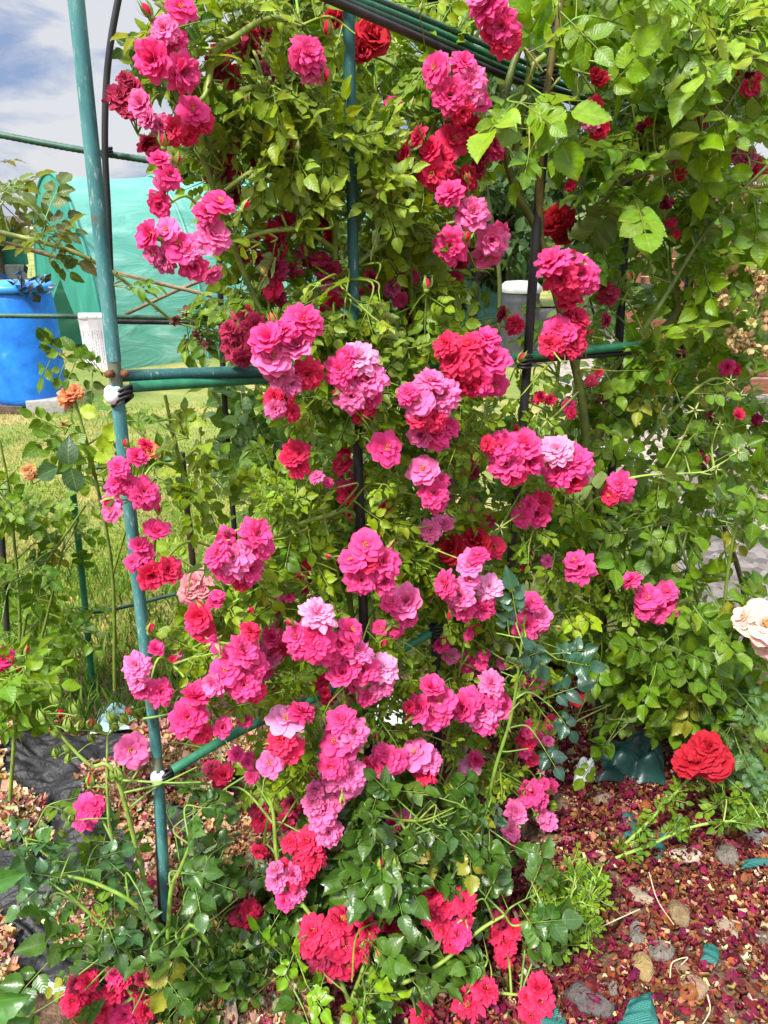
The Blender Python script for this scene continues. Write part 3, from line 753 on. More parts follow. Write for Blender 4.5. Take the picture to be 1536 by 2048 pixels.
M_BPL = simple('pale_blue_plastic', [(.3, (.30, .55, .58)), (.55, (.55, .72, .72)), (.7, (.12, .30, .24))], 11, .3, .4)
scrap('plastic_sack', [(180, 1475), (200, 1430), (270, 1420), (300, 1465)], M_BPL, 'crumpled pale blue-green plastic sack at the edge of the lawn', 'sack', .04, 7, 9)
scrap('plastic_sheet', [(690, 1455), (720, 1395), (850, 1400), (830, 1460)], M_WPL, 'white plastic sheet behind the stems under the pink rose', 'plastic sheet', .03, 6, 10)
scrap('plastic_scrap', [(75, 1985), (85, 1955), (135, 1962), (128, 1992)], M_BPL, 'piece of pale blue plastic at the lower left corner', 'plastic', .02, 3, 11)
scrap('plastic_bag', [(1145, 1580), (1150, 1540), (1195, 1530), (1190, 1570)], M_WPL, 'grey-white plastic bag beside the dark green tarpaulin', 'bag', .04, 6, 12)
scrap('plastic_scrap', [(1160, 1350), (1165, 1320), (1235, 1315), (1225, 1360)], M_BPL, 'bit of blue plastic on the ground behind the right-hand rose', 'plastic', .03, 3, 13)

# dry stalks on the petals
M_STRAW = simple('straw', [(.3, (.45, .32, .18)), (.7, (.66, .52, .34))], 60, .7)
for pts, lab in (([(1145, 1885), (1200, 1855), (1280, 1818)], 'long straight straw-coloured stalk lying across the petals'),
                 ([(1298, 1745), (1315, 1800), (1348, 1850)], 'thin dry stalk above the mottled ochre cobble'),
                 ([(1340, 1955), (1345, 1925), (1375, 1915), (1362, 1930)], 'curled pale dry stalk lying on the flat brown pebble'),
                 ([(1415, 1990), (1420, 2020), (1405, 2050)], 'short dry stalk at the bottom right of the petals')):
    g = Geo(); tube(g, spline([PG(x, y, .03) for x, y in pts]), [.0018, .0012], 5); tag(part('dry_stalk', g, M_STRAW), lab, 'stalk')

# ------------------------------------------------------------------ rose arch (the frame the climbers are tied to)
def paint(name, a, b_, rust=.63, scale=30, chip=.57):
    m, N = mat(name); tco = N('ShaderNodeTexCoord').outputs['Object']
    mp_ = N('ShaderNodeMapping', {'Vector': tco, 'Scale': (1, 1, .25)}).outputs[0]
    c = ramp(N, noise(N, scale, 6, .65, mp_), [(.35, a), (.65, b_)])
    sc = noise(N, 150, 3, .7, mp_)
    c = mixc(N, N('ShaderNodeMapRange', {'Value': sc, 'From Min': chip, 'From Max': chip+.13, 'To Min': 0, 'To Max': .7}).outputs[0], c, (.34, .44, .40, 1))
    rs_ = noise(N, 14, 7, .7, tco)
    c = mixc(N, N('ShaderNodeMapRange', {'Value': rs_, 'From Min': rust, 'From Max': rust+.08, 'To Min': 0, 'To Max': .7}).outputs[0], c, (.12, .065, .035, 1))
    bp = N('ShaderNodeBump', {'Height': math_(N, 'ADD', sc, rs_), 'Strength': .25, 'Distance': .002})
    finish(N, N('ShaderNodeBsdfPrincipled', {'Base Color': c, 'Roughness': .5, 'Specular IOR Level': .4, 'Normal': bp.outputs[0]}).outputs[0]); return m
M_TEAL = paint('weathered_teal_paint', (.028, .13, .135), (.085, .25, .24), .60)
M_TEALD = paint('dark_teal_paint', (.015, .075, .075), (.03, .12, .11), .60, 30, .60)
M_BLACK = paint('black_tube', (.012, .012, .014), (.03, .028, .03), .66, 30, .70)
M_GROD = paint('green_cane', (.015, .13, .07), (.03, .20, .10), .72, 30, .68)
M_GROD2 = paint('dark_green_cane', (.015, .06, .035), (.03, .10, .06), .68, 30, .68)
M_RUST = simple('rust', [(.3, (.06, .025, .012)), (.7, (.20, .08, .03))], 60, .85, .6)
M_TIE = simple('rubber_tie', [(.3, (.008, .008, .009)), (.7, (.02, .02, .022))], 50, .4, .3)
M_TAPE = simple('white_tape', [(.3, (.66, .68, .70)), (.7, (.85, .86, .86))], 25, .3, .2)
arch = thing('rose_arch', P(332, 1885, 1.2)*1.0, 'tall weathered teal and black tubular rose arch with taped joints and green crossbars', 'rose arch')
def rod(name, pts, r, mm, par=None, n=12, ribbed=False, k=10, keep=0):
    pp = spline(pts, k); g = Geo()
    if ribbed:
        L = sum((pp[i+1]-pp[i]).length for i in range(len(pp)-1)); m_ = int(L/.012)*2
        q = []; 
        for i in range(m_+1):
            s_ = i/m_*(len(pp)-1); a = min(len(pp)-2, int(s_)); q.append(pp[a].lerp(pp[a+1], s_-a))
        tube(g, q, [r*(1 if i % 2 else .88) for i in range(m_+1)], n, (1, 1, 1))
    else: tube(g, pp, r, n, (1, 1, 1))
    return part(name, g, mm, par, pp[0])
def keep(a, b_, hw, d): KEEP.append((*a, *b_, hw, d))
# front pole: teal, a bare metal sleeve at the joint, a lower length, a black tube beside its foot
rod('pole', [P(148, -40, 1.2), P(228, 722, 1.2)], .0112, M_TEAL, arch, 16)
M_SLEEVE = paint('bare_sleeve', (.07, .16, .13), (.16, .17, .11), .56)
rod('sleeve', [P(227, 716, 1.2), P(233, 775, 1.2)], .0104, M_SLEEVE, arch, 16)
rod('pole', [P(232, 768, 1.2), P(314, 1510, 1.2)], .0108, M_TEAL, arch, 16)
rod('sleeve', [P(313, 1506, 1.2), P(317, 1545, 1.2)], .0102, M_SLEEVE, arch, 16)
rod('pole', [P(316, 1540, 1.2), P(334, 1835, 1.2)], .0110, M_TEAL, arch, 16)
rod('foot_tube', [P(316, 1590, 1.215), P(326, 1890, 1.215), P(330, 1960, 1.215)], .0085, M_BLACK, arch)
for (x, y, sx) in ((219, 748, -1), (250, 747, 1)):
    g = Geo(); c = P(x, y, 1.185); lathe(g, [(0, .007), (.0045, .007), (.0062, .003), (.0062, -.006), (0, -.006)], c, 10, axis=(sx*.6, -.8, 0)); part('bolt', g, M_RUST, arch, c)
def wrap(c, ax, r, h, mm, name, tilt=(0, 0, 1)):
    g = Geo(); pr = [(r*.93, -h), (r*1.06, -h*.75), (r*1.12, 0), (r*1.06, h*.75), (r*.93, h)]; lathe(g, pr, c, 18, axis=tilt); return part(name, g, mm, arch, c)
for (x, y) in ((236, 786), (323, 1548)):
    c = P(x, y, 1.2)
    g = Geo(); lathe(g, [(.006, -.016), (.0118, -.013), (.0146, -.003), (.0140, .008), (.0098, .013), (.004, .014)], c+Vector((-.004, -.010, 0)), 16, axis=(.15, -.1, 1))
    part('tape_wrap', g, M_TAPE, arch, c)
    for q in range(3):
        g = Geo(); dz = -.014+.007*q
        pts = [c+Vector((math.cos(a)*.0152*(1+.25*max(0, math.cos(a)))+.004, math.sin(a)*.0152-.002, dz+.012*math.cos(a+.4))) for a in np.linspace(-2.4+.2*q, 2.3, 18)]
        tube(g, pts, .0032, 6, (1, 1, 1)); part('tie', g, M_TIE, arch, c)
# centre pole: teal above, black below
rod('pole', [P(696, -40, 1.4), P(712, 815, 1.4)], .0098, M_TEALD, arch, 14)
rod('pole', [P(712, 812, 1.4), P(736, 1500, 1.4), P(742, 1770, 1.4)], .0100, M_BLACK, arch, 14)
rod('pole', [P(870, 1262, 1.5), P(875, 1500, 1.5), P(868, 1720, 1.5)], .0105, M_BLACK, arch, 14)
rod('pole', [P(1112, 40, 1.6), P(1076, 420, 1.6), P(1046, 840, 1.6), P(1020, 1150, 1.6), P(1000, 1600, 1.6)], .0098, M_BLACK, arch, 14)
rod('pole', [P(1262, 240, 1.9), P(1236, 720, 1.85), P(1215, 1100, 1.85), P(1190, 1540, 1.8)], .0105, M_BLACK, arch, 14)
rod('pole', [P(1412, 190, 2.3), P(1385, 480, 2.2), P(1345, 900, 2.1), P(1300, 1400, 2.0)], .0105, M_BLACK, arch, 14)
# crossbars
rod('crossbar', [P(238, 752, 1.215), P(450, 744, 1.30), P(660, 738, 1.392)], .0098, M_TEALD, arch, 14)
rod('cane', [P(262, 774, 1.205), P(520, 758, 1.34), P(760, 742, 1.44), P(1060, 712, 1.60), P(1290, 688, 1.73)], .0092, M_GROD, arch, 14)
rod('crossbar', [P(1040, 722, 1.61), P(1260, 706, 1.72)], .006, M_BLACK, arch)
rod('cane', [P(345, 1540, 1.2), P(480, 1462, 1.28), P(660, 1380, 1.37), P(885, 1252, 1.5)], .0098, M_GROD, arch, 14)
rod('cane', [P(560, 1930, 1.16), P(640, 1880, 1.2), P(760, 1800, 1.28), P(900, 1715, 1.4)], .0085, M_GROD, arch, 14)
for (x, y, d) in ((872, 1258, 1.49), (1098, 150, 1.59), (1048, 722, 1.59), (712, 745, 1.39)):
    c = P(x, y, d)
    for q in range(4):
        g = Geo(); tube(g, [c+Vector((math.cos(a)*.015, math.sin(a)*.015, (q-1.5)*.006+.003*math.sin(a+q))) for a in np.linspace(0, 6.28, 16)], .0032, 6); part('tie', g, M_TIE, arch, c)
# roof rails: a bundle of ribbed canes and a black tube running back over the arch
for (dy, r, mm, rb) in ((0, .0056, M_GROD, True), (-15, .0050, M_GROD2, True), (14, .0056, M_GROD2, True), (28, .0068, M_BLACK, False)):
    rod('roof_rail', [P(560, -62+dy*.6, 1.16), P(840, 48+dy, 1.45), P(1100, 160+dy, 1.72), P(1345, 240+dy*.7, 2.25)], r, mm, arch, 10, rb)
rod('brace', [P(850, 120, 1.75), P(900, 128, 1.72), P(1000, 108, 1.6)], .006, M_BLACK, arch)
rod('hoop', [P(244, -40, 1.75), P(222, 80, 1.75), P(212, 180, 1.75), P(210, 300, 1.75), P(216, 420, 1.75), P(222, 560, 1.75), P(228, 640, 1.75), P(238, 900, 1.75)], .0068, M_BLACK, arch)
# keep these lengths bare
keep((150, 0), (228, 722), 34, 1.25); keep((228, 722), (318, 1545), 40, 1.25); keep((318, 1545), (334, 1850), 30, 1.28); keep((300, 1550), (350, 1545), 30, 1.25)
for a, b_, hw in (((695, 0), (700, 130), 14), ((702, 330), (708, 520), 15), ((708, 560), (711, 650), 12), ((714, 812), (725, 1020), 16), ((728, 1190), (732, 1290), 15)): keep(a, b_, hw, 1.5)
keep((875, 1440), (868, 1640), 14, 1.6); keep((1090, 290), (1068, 500), 12, 1.65); keep((1062, 560), (1046, 820), 12, 1.65)
keep((262, 760), (650, 740), 24, 1.4); keep((390, 1520), (480, 1465), 18, 1.35); keep((600, 1412), (660, 1385), 14, 1.4); keep((820, 1290), (880, 1255), 14, 1.5)
keep((740, 30), (860, 95), 8, 1.9); keep((990, 125), (1190, 205), 26, 2.3); keep((1190, 205), (1280, 228), 20, 2.3); keep((960, 380), (1080, 520), 26, 2.0); keep((220, 0), (222, 640), 14, 1.8); keep((0, 280), (290, 325), 12, 1.9); keep((1020, 712), (1190, 700), 10, 1.7)
keep((1255, 480), (1238, 700), 10, 1.9)

# ------------------------------------------------------------------ thin trellis behind
tr = thing('plant_trellis', P(200, 1400, 2.2), 'thin green and black stake trellis at the edge of the lawn', 'trellis')
rod('rail', [P(-40, 262, 1.78), P(140, 296, 1.78), P(305, 322, 1.8)], .0075, M_GROD2, tr, 10, True)
rod('rail', [P(-40, 631, 1.80), P(240, 634, 1.80), P(460, 638, 1.82)], .0060, M_GROD2, tr, 10, True)
rod('rail', [P(232, 643, 1.83), P(445, 646, 1.84)], .0060, M_BLACK, tr)
rod('upright', [P(430, 150, 2.0), P(438, 480, 2.0), P(448, 780, 2.0), P(468, 1050, 2.0), P(476, 1180, 2.0)], .0078, M_BLACK, tr)
rod('rail', [P(70, 950, 2.2), P(220, 932, 2.2), P(480, 905, 2.2)], .0070, M_GROD2, tr)
rod('upright', [P(141, 945, 2.2), P(165, 1160, 2.2), P(187, 1390, 2.2)], .0105, M_GROD, tr)
rod('rail', [P(150, 1228, 2.19), P(230, 1218, 2.25), P(350, 1188, 2.3)], .0065, M_GROD2, tr)
g = Geo(); c = P(173, 1232, 2.19)
for q in range(3): tube(g, [c+Vector((math.cos(a)*.014, math.sin(a)*.014, (q-1)*.006)) for a in np.linspace(0, 6.28, 14)], .003, 5)
part('tie', g, M_TIE, tr, c)
g = Geo(); c = P(214, 306, 1.77)
for q in range(3): tube(g, [c+Vector((math.cos(a)*.011, math.sin(a)*.011, (q-1)*.006+.004*math.cos(a))) for a in np.linspace(0, 6.28, 14)], .0028, 5)
part('tie', g, M_TIE, tr, c)
rod('upright', [P(-2, 1000, 2.0), P(8, 1140, 2.0), P(14, 1260, 2.0)], .0085, M_BLACK, tr)
M_WOOD = simple('dark_wood', [(.3, (.05, .03, .02)), (.7, (.12, .08, .055))], 30, .8, .5)
M_BAMBOO = simple('bamboo', [(.3, (.16, .10, .05)), (.7, (.30, .21, .12))], 40, .6, .3)
tag(rod('wooden_stake', [P(363, 905, 1.95), P(388, 1150, 1.95), P(398, 1260, 1.95)], .009, M_WOOD, None), 'brown wooden stake standing on the lawn edge behind the pink rose', 'stake')
tag(rod('wooden_stake', [P(552, 960, 2.1), P(562, 1250, 2.1)], .008, M_BLACK, None), 'black thin stake behind the arching green shoots', 'stake')
tag(rod('bamboo_cane', [P(-20, 478, 1.72), P(210, 540, 1.75), P(424, 592, 1.8)], .0045, M_BAMBOO, None), 'brown bamboo cane sloping down from the left edge in front of the polytunnel', 'cane')
tag(rod('bamboo_cane', [P(250, 629, 1.82), P(380, 570, 1.9), P(500, 530, 1.98)], .0042, M_BAMBOO, None), 'thin grey-brown cane rising to the right across the polytunnel', 'cane')
tag(rod('bamboo_cane', [P(898, 800, 1.62), P(905, 900, 1.6), P(905, 1010, 1.58), P(925, 1260, 1.55), P(930, 1500, 1.5)], .0075, M_BAMBOO, None), 'tan bamboo cane standing upright in the middle of the pink rose', 'cane')
# plant labels hung on the rail
m, N = mat('printed_label'); tco = N('ShaderNodeTexCoord').outputs['Object']
xyz = N('ShaderNodeSeparateXYZ', {'Vector': tco})
ln = math_(N, 'LESS_THAN', math_(N, 'FRACT', math_(N, 'MULTIPLY', xyz.outputs[0], 170.0)), .42)
wd = math_(N, 'GREATER_THAN', noise(N, 1.0, 2, .5, N('ShaderNodeMapping', {'Vector': tco, 'Scale': (170, 10, 240)}).outputs[0]), .47)
inx = math_(N, 'LESS_THAN', math_(N, 'ABSOLUTE', xyz.outputs[0]), .0105); inz = math_(N, 'LESS_THAN', xyz.outputs[2], -.03)
ink = math_(N, 'MULTIPLY', math_(N, 'MULTIPLY', ln, wd), math_(N, 'MULTIPLY', inx, inz))
c = mixc(N, math_(N, 'MULTIPLY', ink, .6), (.80, .79, .80, 1), (.12, .12, .13, 1))
finish(N, N('ShaderNodeBsdfPrincipled', {'Base Color': c, 'Roughness': .4}).outputs[0]); M_LAB = m
lab = ['white plastic plant label with faint print, first of three hung on the green rail', 'white plastic plant label with faint print, middle of three hung on the green rail', 'white plastic plant label with faint print, third of three, beside the teal pole']
for i, x in enumerate((168, 187, 206)):
    c = P(x, 634, 1.80); t = thing('plant_label', c, lab[i], 'plant label', 'plant labels hung on the rail')
    g = Geo(); hh = (.105, .118, .135)[i]
    sheet(g, lambda u, v: tuple(c+Vector(((u-.5)*.0225+.002*v, -.0085-.002*i+.002*math.sin(v*3+u*2), -.004-hh*v))), 4, 10); part('tag', g, M_LAB, t, c)
    g = Geo(); sheet(g, lambda u, v: tuple(c+Vector(((u-.5)*.0215, -math.cos(v*4.6-1.6)*.0098, math.sin(v*4.6-1.6+1.57*0)*.0098))), 3, 12); part('loop', g, M_TAPE, t, c)

# ------------------------------------------------------------------ beyond the lawn
M_BLUE = simple('blue_plastic', [(.28, (.008, .11, .46)), (.45, (.012, .16, .62)), (.64, (.02, .21, .72)), (.74, (.10, .30, .70))], 9, .45, .15, 9)
M_BLUE2 = simple('blue_lid', [(.3, (.02, .20, .70)), (.7, (.04, .28, .80))], 6, .38, .1)
bc = PG(62, 806, 0.0); bc.y = 6.4; bc.x = (62-768)/FPX*6.45; bc.z = .06
bar = thing('water_barrel', bc, 'big bright blue plastic water barrel with a loose lid on the lawn', 'barrel')
g = Geo(); lathe(g, [(0, 0), (.24, 0), (.275, .02), (.288, .08), (.291, .27), (.295, .5), (.293, .65), (.292, .75), (.285, .86), (.27, .93), (.262, .94)], bc, 40); part('drum', g, M_BLUE, bar)
g = Geo(); lathe(g, [(.29, .925), (.305, .935), (.305, .965), (.29, .985), (.2, 1.0), (0, 1.01)], bc, 40)
lidm = part('lid', g, M_BLUE2, bar)
g = Geo(); box(g, bc+Vector((-.2, -.2, 1.02)), (.16, .05, .05), None, bev=.012); part('handle', g, M_BLUE2, lidm)
M_CONC = simple('concrete', [(.3, (.22, .21, .19)), (.7, (.36, .34, .31))], 18, .9, .5)
c = Vector((bc.x+.19, 6.25, .05)); g = Geo(); box(g, c, (.30, .24, .16), Euler((0, 0, .2)), bev=.012)
tag(part('concrete_block', g, M_CONC, None, c), 'grey concrete block under the right side of the blue barrel', 'block')
c = Vector((bc.x-.16, 6.3, .035)); g = Geo(); box(g, c, (.42, .34, .10), Euler((0, 0, -.1)), bev=.008)
tag(part('timber_block', g, M_WOOD, None, c), 'dark timber block under the blue barrel', 'block')
# crumpled black netting on the lid
M_BAG = simple('black_film', [(.3, (.008, .008, .01)), (.62, (.03, .03, .035)), (.7, (.4, .42, .45))], 30, .25, .6)
g = Geo(); c = bc+Vector((.20, -.22, .99))
for q in range(34):
    a = c+Vector((rnd(-.12, .16), rnd(-.06, .06), rnd(-.03, .09)-.0)); b_ = rvec()*.06; e = rvec()*.06
    if q > 24: a += Vector((.10, -.03, -.06))
    g.add([tuple(a), tuple(a+b_), tuple(a+b_+e), tuple(a+e)], [(0, 1, 2, 3)])
tag(part('black_plastic_wad', g, M_BAG, None, c), 'crumpled black plastic wad lying on the lid of the blue barrel', 'plastic')

# polytunnel
m, N = mat('tunnel_mesh_cover'); tco = N('ShaderNodeTexCoord').outputs['Object']
n1 = noise(N, 1.3, 6, .6, N('ShaderNodeMapping', {'Vector': tco, 'Scale': (1, 1, 3.0), 'Rotation': (0, 0, .4)}).outputs[0], 1.0)
c = ramp(N, n1, [(.3, (.075, .31, .24)), (.5, (.13, .40, .32)), (.7, (.30, .57, .49))])
bp = N('ShaderNodeBump', {'Height': n1, 'Strength': .35, 'Distance': .08})
b = N('ShaderNodeBsdfPrincipled', {'Base Color': c, 'Roughness': .5, 'Normal': bp.outputs[0]}); t = N('ShaderNodeBsdfTranslucent', {'Color': c})
finish(N, N('ShaderNodeMixShader', {0: .25, 1: b.outputs[0], 2: t.outputs[0]}).outputs[0]); M_TUN = m
m, N = mat('tunnel_end_cover'); tco = N('ShaderNodeTexCoord').outputs['Object']
n1 = noise(N, 2.2, 6, .6, N('ShaderNodeMapping', {'Vector': tco, 'Scale': (2, 2, .6)}).outputs[0], .5)
c = ramp(N, n1, [(.3, (.025, .22, .16)), (.55, (.04, .29, .22)), (.7, (.08, .37, .29))])
bp = N('ShaderNodeBump', {'Height': n1, 'Strength': .5, 'Distance': .05})
b = N('ShaderNodeBsdfPrincipled', {'Base Color': c, 'Roughness': .55, 'Normal': bp.outputs[0]}); t = N('ShaderNodeBsdfTranslucent', {'Color': c})
finish(N, N('ShaderNodeMixShader', {0: .25, 1: b.outputs[0], 2: t.outputs[0]}).outputs[0]); M_TUNE = m
th = R_(40); ax = Vector((math.cos(th), math.sin(th), 0)); pe = Vector((-math.sin(th), math.cos(th), 0))
t0 = Vector(((225-768)/FPX*8.1, 8.0, 0)); TW, TH, TL = 2.05, 1.98, 7.0
tun = thing('polytunnel', t0, 'long low polytunnel covered in pale green mesh at the end of the lawn', 'polytunnel')
def tunp(s_, a):           # a 0..1 over the arch from the near side to the far side
    q = a*math.pi; x = (1-math.cos(q))/2
    z = TH*(max(0, math.sin(q))**.92); sag = -.035*math.sin((s_*TL % 1.15)/1.15*math.pi)*math.sin(q)
    return t0+ax*(s_*TL)+pe*(x*TW)+Vector((0, 0, max(0, z+sag)))+pe*(.03*math.sin(s_*31+a*5)*(1 if a < .5 else -1))
g = Geo(); sheet(g, lambda u, v: tuple(tunp(u, v)), 70, 34); part('cover', g, M_TUN, tun)
g = Geo(); ring = [tunp(0, i/34) for i in range(35)]
ctr = t0+pe*(TW/2)+Vector((0, 0, .9))-ax*.04
rings = [[tuple(ctr.lerp(q, k/6)-ax*(.05*math.sin(k/6*3.14))) for q in ring] for k in range(1, 7)]
V = [tuple(ctr)]+[p for r_ in rings for p in r_]; F3 = [(0, 1+i+1, 1+i) for i in range(34)]
F4 = [(1+k*35+i, 1+k*35+i+1, 1+(k+1)*35+i+1, 1+(k+1)*35+i) for k in range(5) for i in range(34)]
g.add(V, F4); g.add(V, F3); part('end_panel', g, M_TUNE, tun)
for s_ in (0, .165, .33, .5, .66, .83, 1):
    g = Geo(); tube(g, [tunp(s_, i/34)+Vector((0, 0, .012)) for i in range(35)], .022 if s_ == 0 else .016, 6, (1, 1, 1)); part('hoop', g, M_TUNE if s_ == 0 else M_TUN, tun)
g = Geo(); c0 = t0+pe*(TW*.06)-ax*.03; tube(g, [c0+Vector((0, 0, 1.40)), c0+pe*(TW*.88)+Vector((0, 0, 1.40))], .014, 6); part('tie_bar', g, M_TUNE, tun)

# grey shed behind the barrel, post
M_GBOARD = simple('grey_board', [(.3, (.17, .173, .185)), (.7, (.26, .263, .28))], 8, .85, .3)
c = Vector((-6.30, 10.3, 0)); sh = thing('garden_shed', c, 'grey panelled garden shed behind the blue barrel', 'shed')
g = Geo(); box(g, c+Vector((0, 0, .49)), (3.2, .08, .94), None, bev=.01); part('panel', g, M_GBOARD, sh)
g = Geo(); box(g, c+Vector((0, .1, 1.2)), (3.2, .08, .48), None, bev=.01); part('screen', g, M_TUNE, sh)
for x in (-1.4, -.2, 1.3):
    g = Geo(); box(g, c+Vector((x, -.06, .72)), (.11, .10, 1.44), None, bev=.008); part('post', g, M_WOOD, sh)
g = Geo(); box(g, c+Vector((0, .1, 1.47)), (3.4, 1.2, .06), Euler((.1, 0, 0)), bev=.01); part('roof', g, M_WOOD, sh)

# compost bin with a white lid
M_BIN = simple('dark_grey_plastic', [(.3, (.02, .022, .025)), (.7, (.05, .052, .055))], 20, .5, .2)
c = Vector(((1022-768)/FPX*8.7, 8.4, 0)); M_LID = simple('pale_lid', [(.3, (.28, .29, .29)), (.7, (.42, .43, .43))], 12, .5, .2); bn = thing('compost_bin', c, 'dark grey ribbed compost bin with a white lid on the lawn', 'compost bin')
pr = [(.24, 0)]
for k in range(10): pr += [(.24-.002*k, .02+.075*k), (.226-.002*k, .05+.075*k)]
g = Geo(); lathe(g, pr+[(.21, .8)], c, 28); part('body', g, M_BIN, bn)
g = Geo(); lathe(g, [(.215, .79), (.225, .80), (.215, .86), (.17, .90), (0, .915)], c, 28); part('lid', g, M_LID, bn)

# brown board fence at the right
m, N = mat('brown_board'); tco = N('ShaderNodeTexCoord').outputs['Object']
gr = noise(N, 6, 6, .65, N('ShaderNodeMapping', {'Vector': tco, 'Scale': (.6, 1, 9)}).outputs[0], .4)
c = ramp(N, gr, [(.3, (.10, .035, .018)), (.55, (.20, .07, .035)), (.75, (.30, .12, .06))])
finish(N, N('ShaderNodeBsdfPrincipled', {'Base Color': c, 'Roughness': .75, 'Normal': N('ShaderNodeBump', {'Height': gr, 'Strength': .4, 'Distance': .01}).outputs[0]}).outputs[0]); M_BRD = m
c = Vector((3.9, 5.9, 0)); fe = thing('board_fence', c, 'reddish brown board fence behind the right-hand rose', 'fence')
g = Geo()
for k in range(12): box(g, c+Vector((0, rnd(-.008, .008), .30+k*.128)), (4.2, .03, .12), Euler((0, 0, 0)), bev=.008)
part('board_panel', g, M_BRD, fe, c)
for x in (-2.05, -.7, .7, 2.05):
    g = Geo(); box(g, c+Vector((x, -.07, .92)), (.10, .10, 1.9), None, bev=.01); part('post', g, M_BRD, fe)
# low pale stone edging in front of the fence
M_SLAB = simple('pale_stone', [(.3, (.22, .18, .15)), (.7, (.38, .33, .28))], 12, .85, .4)
for k in range(5):
    c = Vector((1.75+k*.62, 4.5-.05*k, .06)); g = Geo(); box(g, c, (.58, .34, .16), Euler((0, 0, rnd(-.06, .06))), bev=.02)
    tag(part('edging_stone', g, M_SLAB, None, c), 'pale stone block in the row of edging behind the right-hand rose', 'edging stone', 'pale edging stones behind the right-hand rose')
# ------------------------------------------------------------------ trees beyond the garden
def tree(x, y, h, r, pal, label, n=5200, zc=.56, name='broadleaf_tree'):
    base = Vector((x, y, 0)); root = thing(name, base, label, 'tree', 'trees beyond the garden')
    g = Geo(); top = base+Vector((rnd(-.2, .2), rnd(-.2, .2), h*.85))
    tube(g, spline([base, base+Vector((rnd(-.1, .1), 0, h*.3)), top]), [h*.028, h*.02, h*.006], 9, (.05, .035, .025), wob=.08)
    lobes = []
    for k in range(16):
        a = rnd(0, 6.28); q = rnd(.25, 1); zz = rnd(.12, .95); rad = r*math.sin(min(1, max(.15, (zz*1.05)))*2.75)**.6
        c = base+Vector((math.cos(a)*rad*q, math.sin(a)*rad*q, h*zz)); lobes.append((c, rnd(.24, .42)*r))
        b0 = base.lerp(top, min(.9, zz*.75)); tube(g, spline([b0, b0.lerp(c, .5)+Vector((0, 0, .1)), c]), [h*.010, h*.003], 6, (.05, .035, .025), cap=False)
    part('trunk', g, M_STEM, root)
    Lv = Leaves(T_LOW)
    for _ in range(n):
        c, rr = random.choice(lobes); d = rvec(); p = c+Vector((d.x, d.y, d.z*.8))*rr*random.random()**.4
        Lv.leaf(p, rvec()+Vector((0, 0, -.4)), rvec()*.7+Vector((0, -.2, .7)), rnd(.13, .26)*max(.8, y/14), pick(pal))
    g = Geo(); Lv.fill(g); part('crown', g, M_FAR, root)
DK = [(.02, .05, .012), (.035, .075, .015), (.05, .10, .02)]; MD = [(.05, .11, .015), (.09, .16, .02), (.12, .19, .03)]
tree(-1.9, 15.5, 4.0, 2.0, MD, 'light green bushy tree behind the far end of the polytunnel', 4200)
tree(-.3, 17.5, 7.5, 2.6, DK, 'tall airy tree showing between the pink rose and the teal centre pole')
tree(2.2, 12.5, 6.5, 2.6, DK, 'dark dense tree behind the dark gap left of the black pole', 7000)
tree(4.6, 11.5, 7.0, 2.7, MD, 'mid green tree behind the roof rails of the arch', 6500)
tree(7.6, 11.0, 8.0, 3.0, DK, 'tall dark tree above the brown board fence', 6500)
tree(10.5, 13.5, 9.0, 3.2, MD, 'tall mid green tree at the far right beyond the fence', 5500)
tree(1.2, 10.5, 2.6, 1.5, DK, 'low dark shrubby tree behind the white-lidded compost bin', 4500)

# ------------------------------------------------------------------ roses
YG = [(.150, .25, .004), (.225, .325, .006), (.092, .185, .004), (.055, .125, .004), (.285, .37, .010)]
MG = [(.076, .165, .005), (.112, .215, .006), (.055, .125, .005), (.158, .26, .008)]
DG = [(.030, .084, .007), (.048, .114, .009), (.028, .066, .009), (.074, .150, .011)]
BG = [(.130, .26, .005), (.178, .315, .006), (.085, .19, .005), (.23, .36, .010), (.055, .135, .005)]

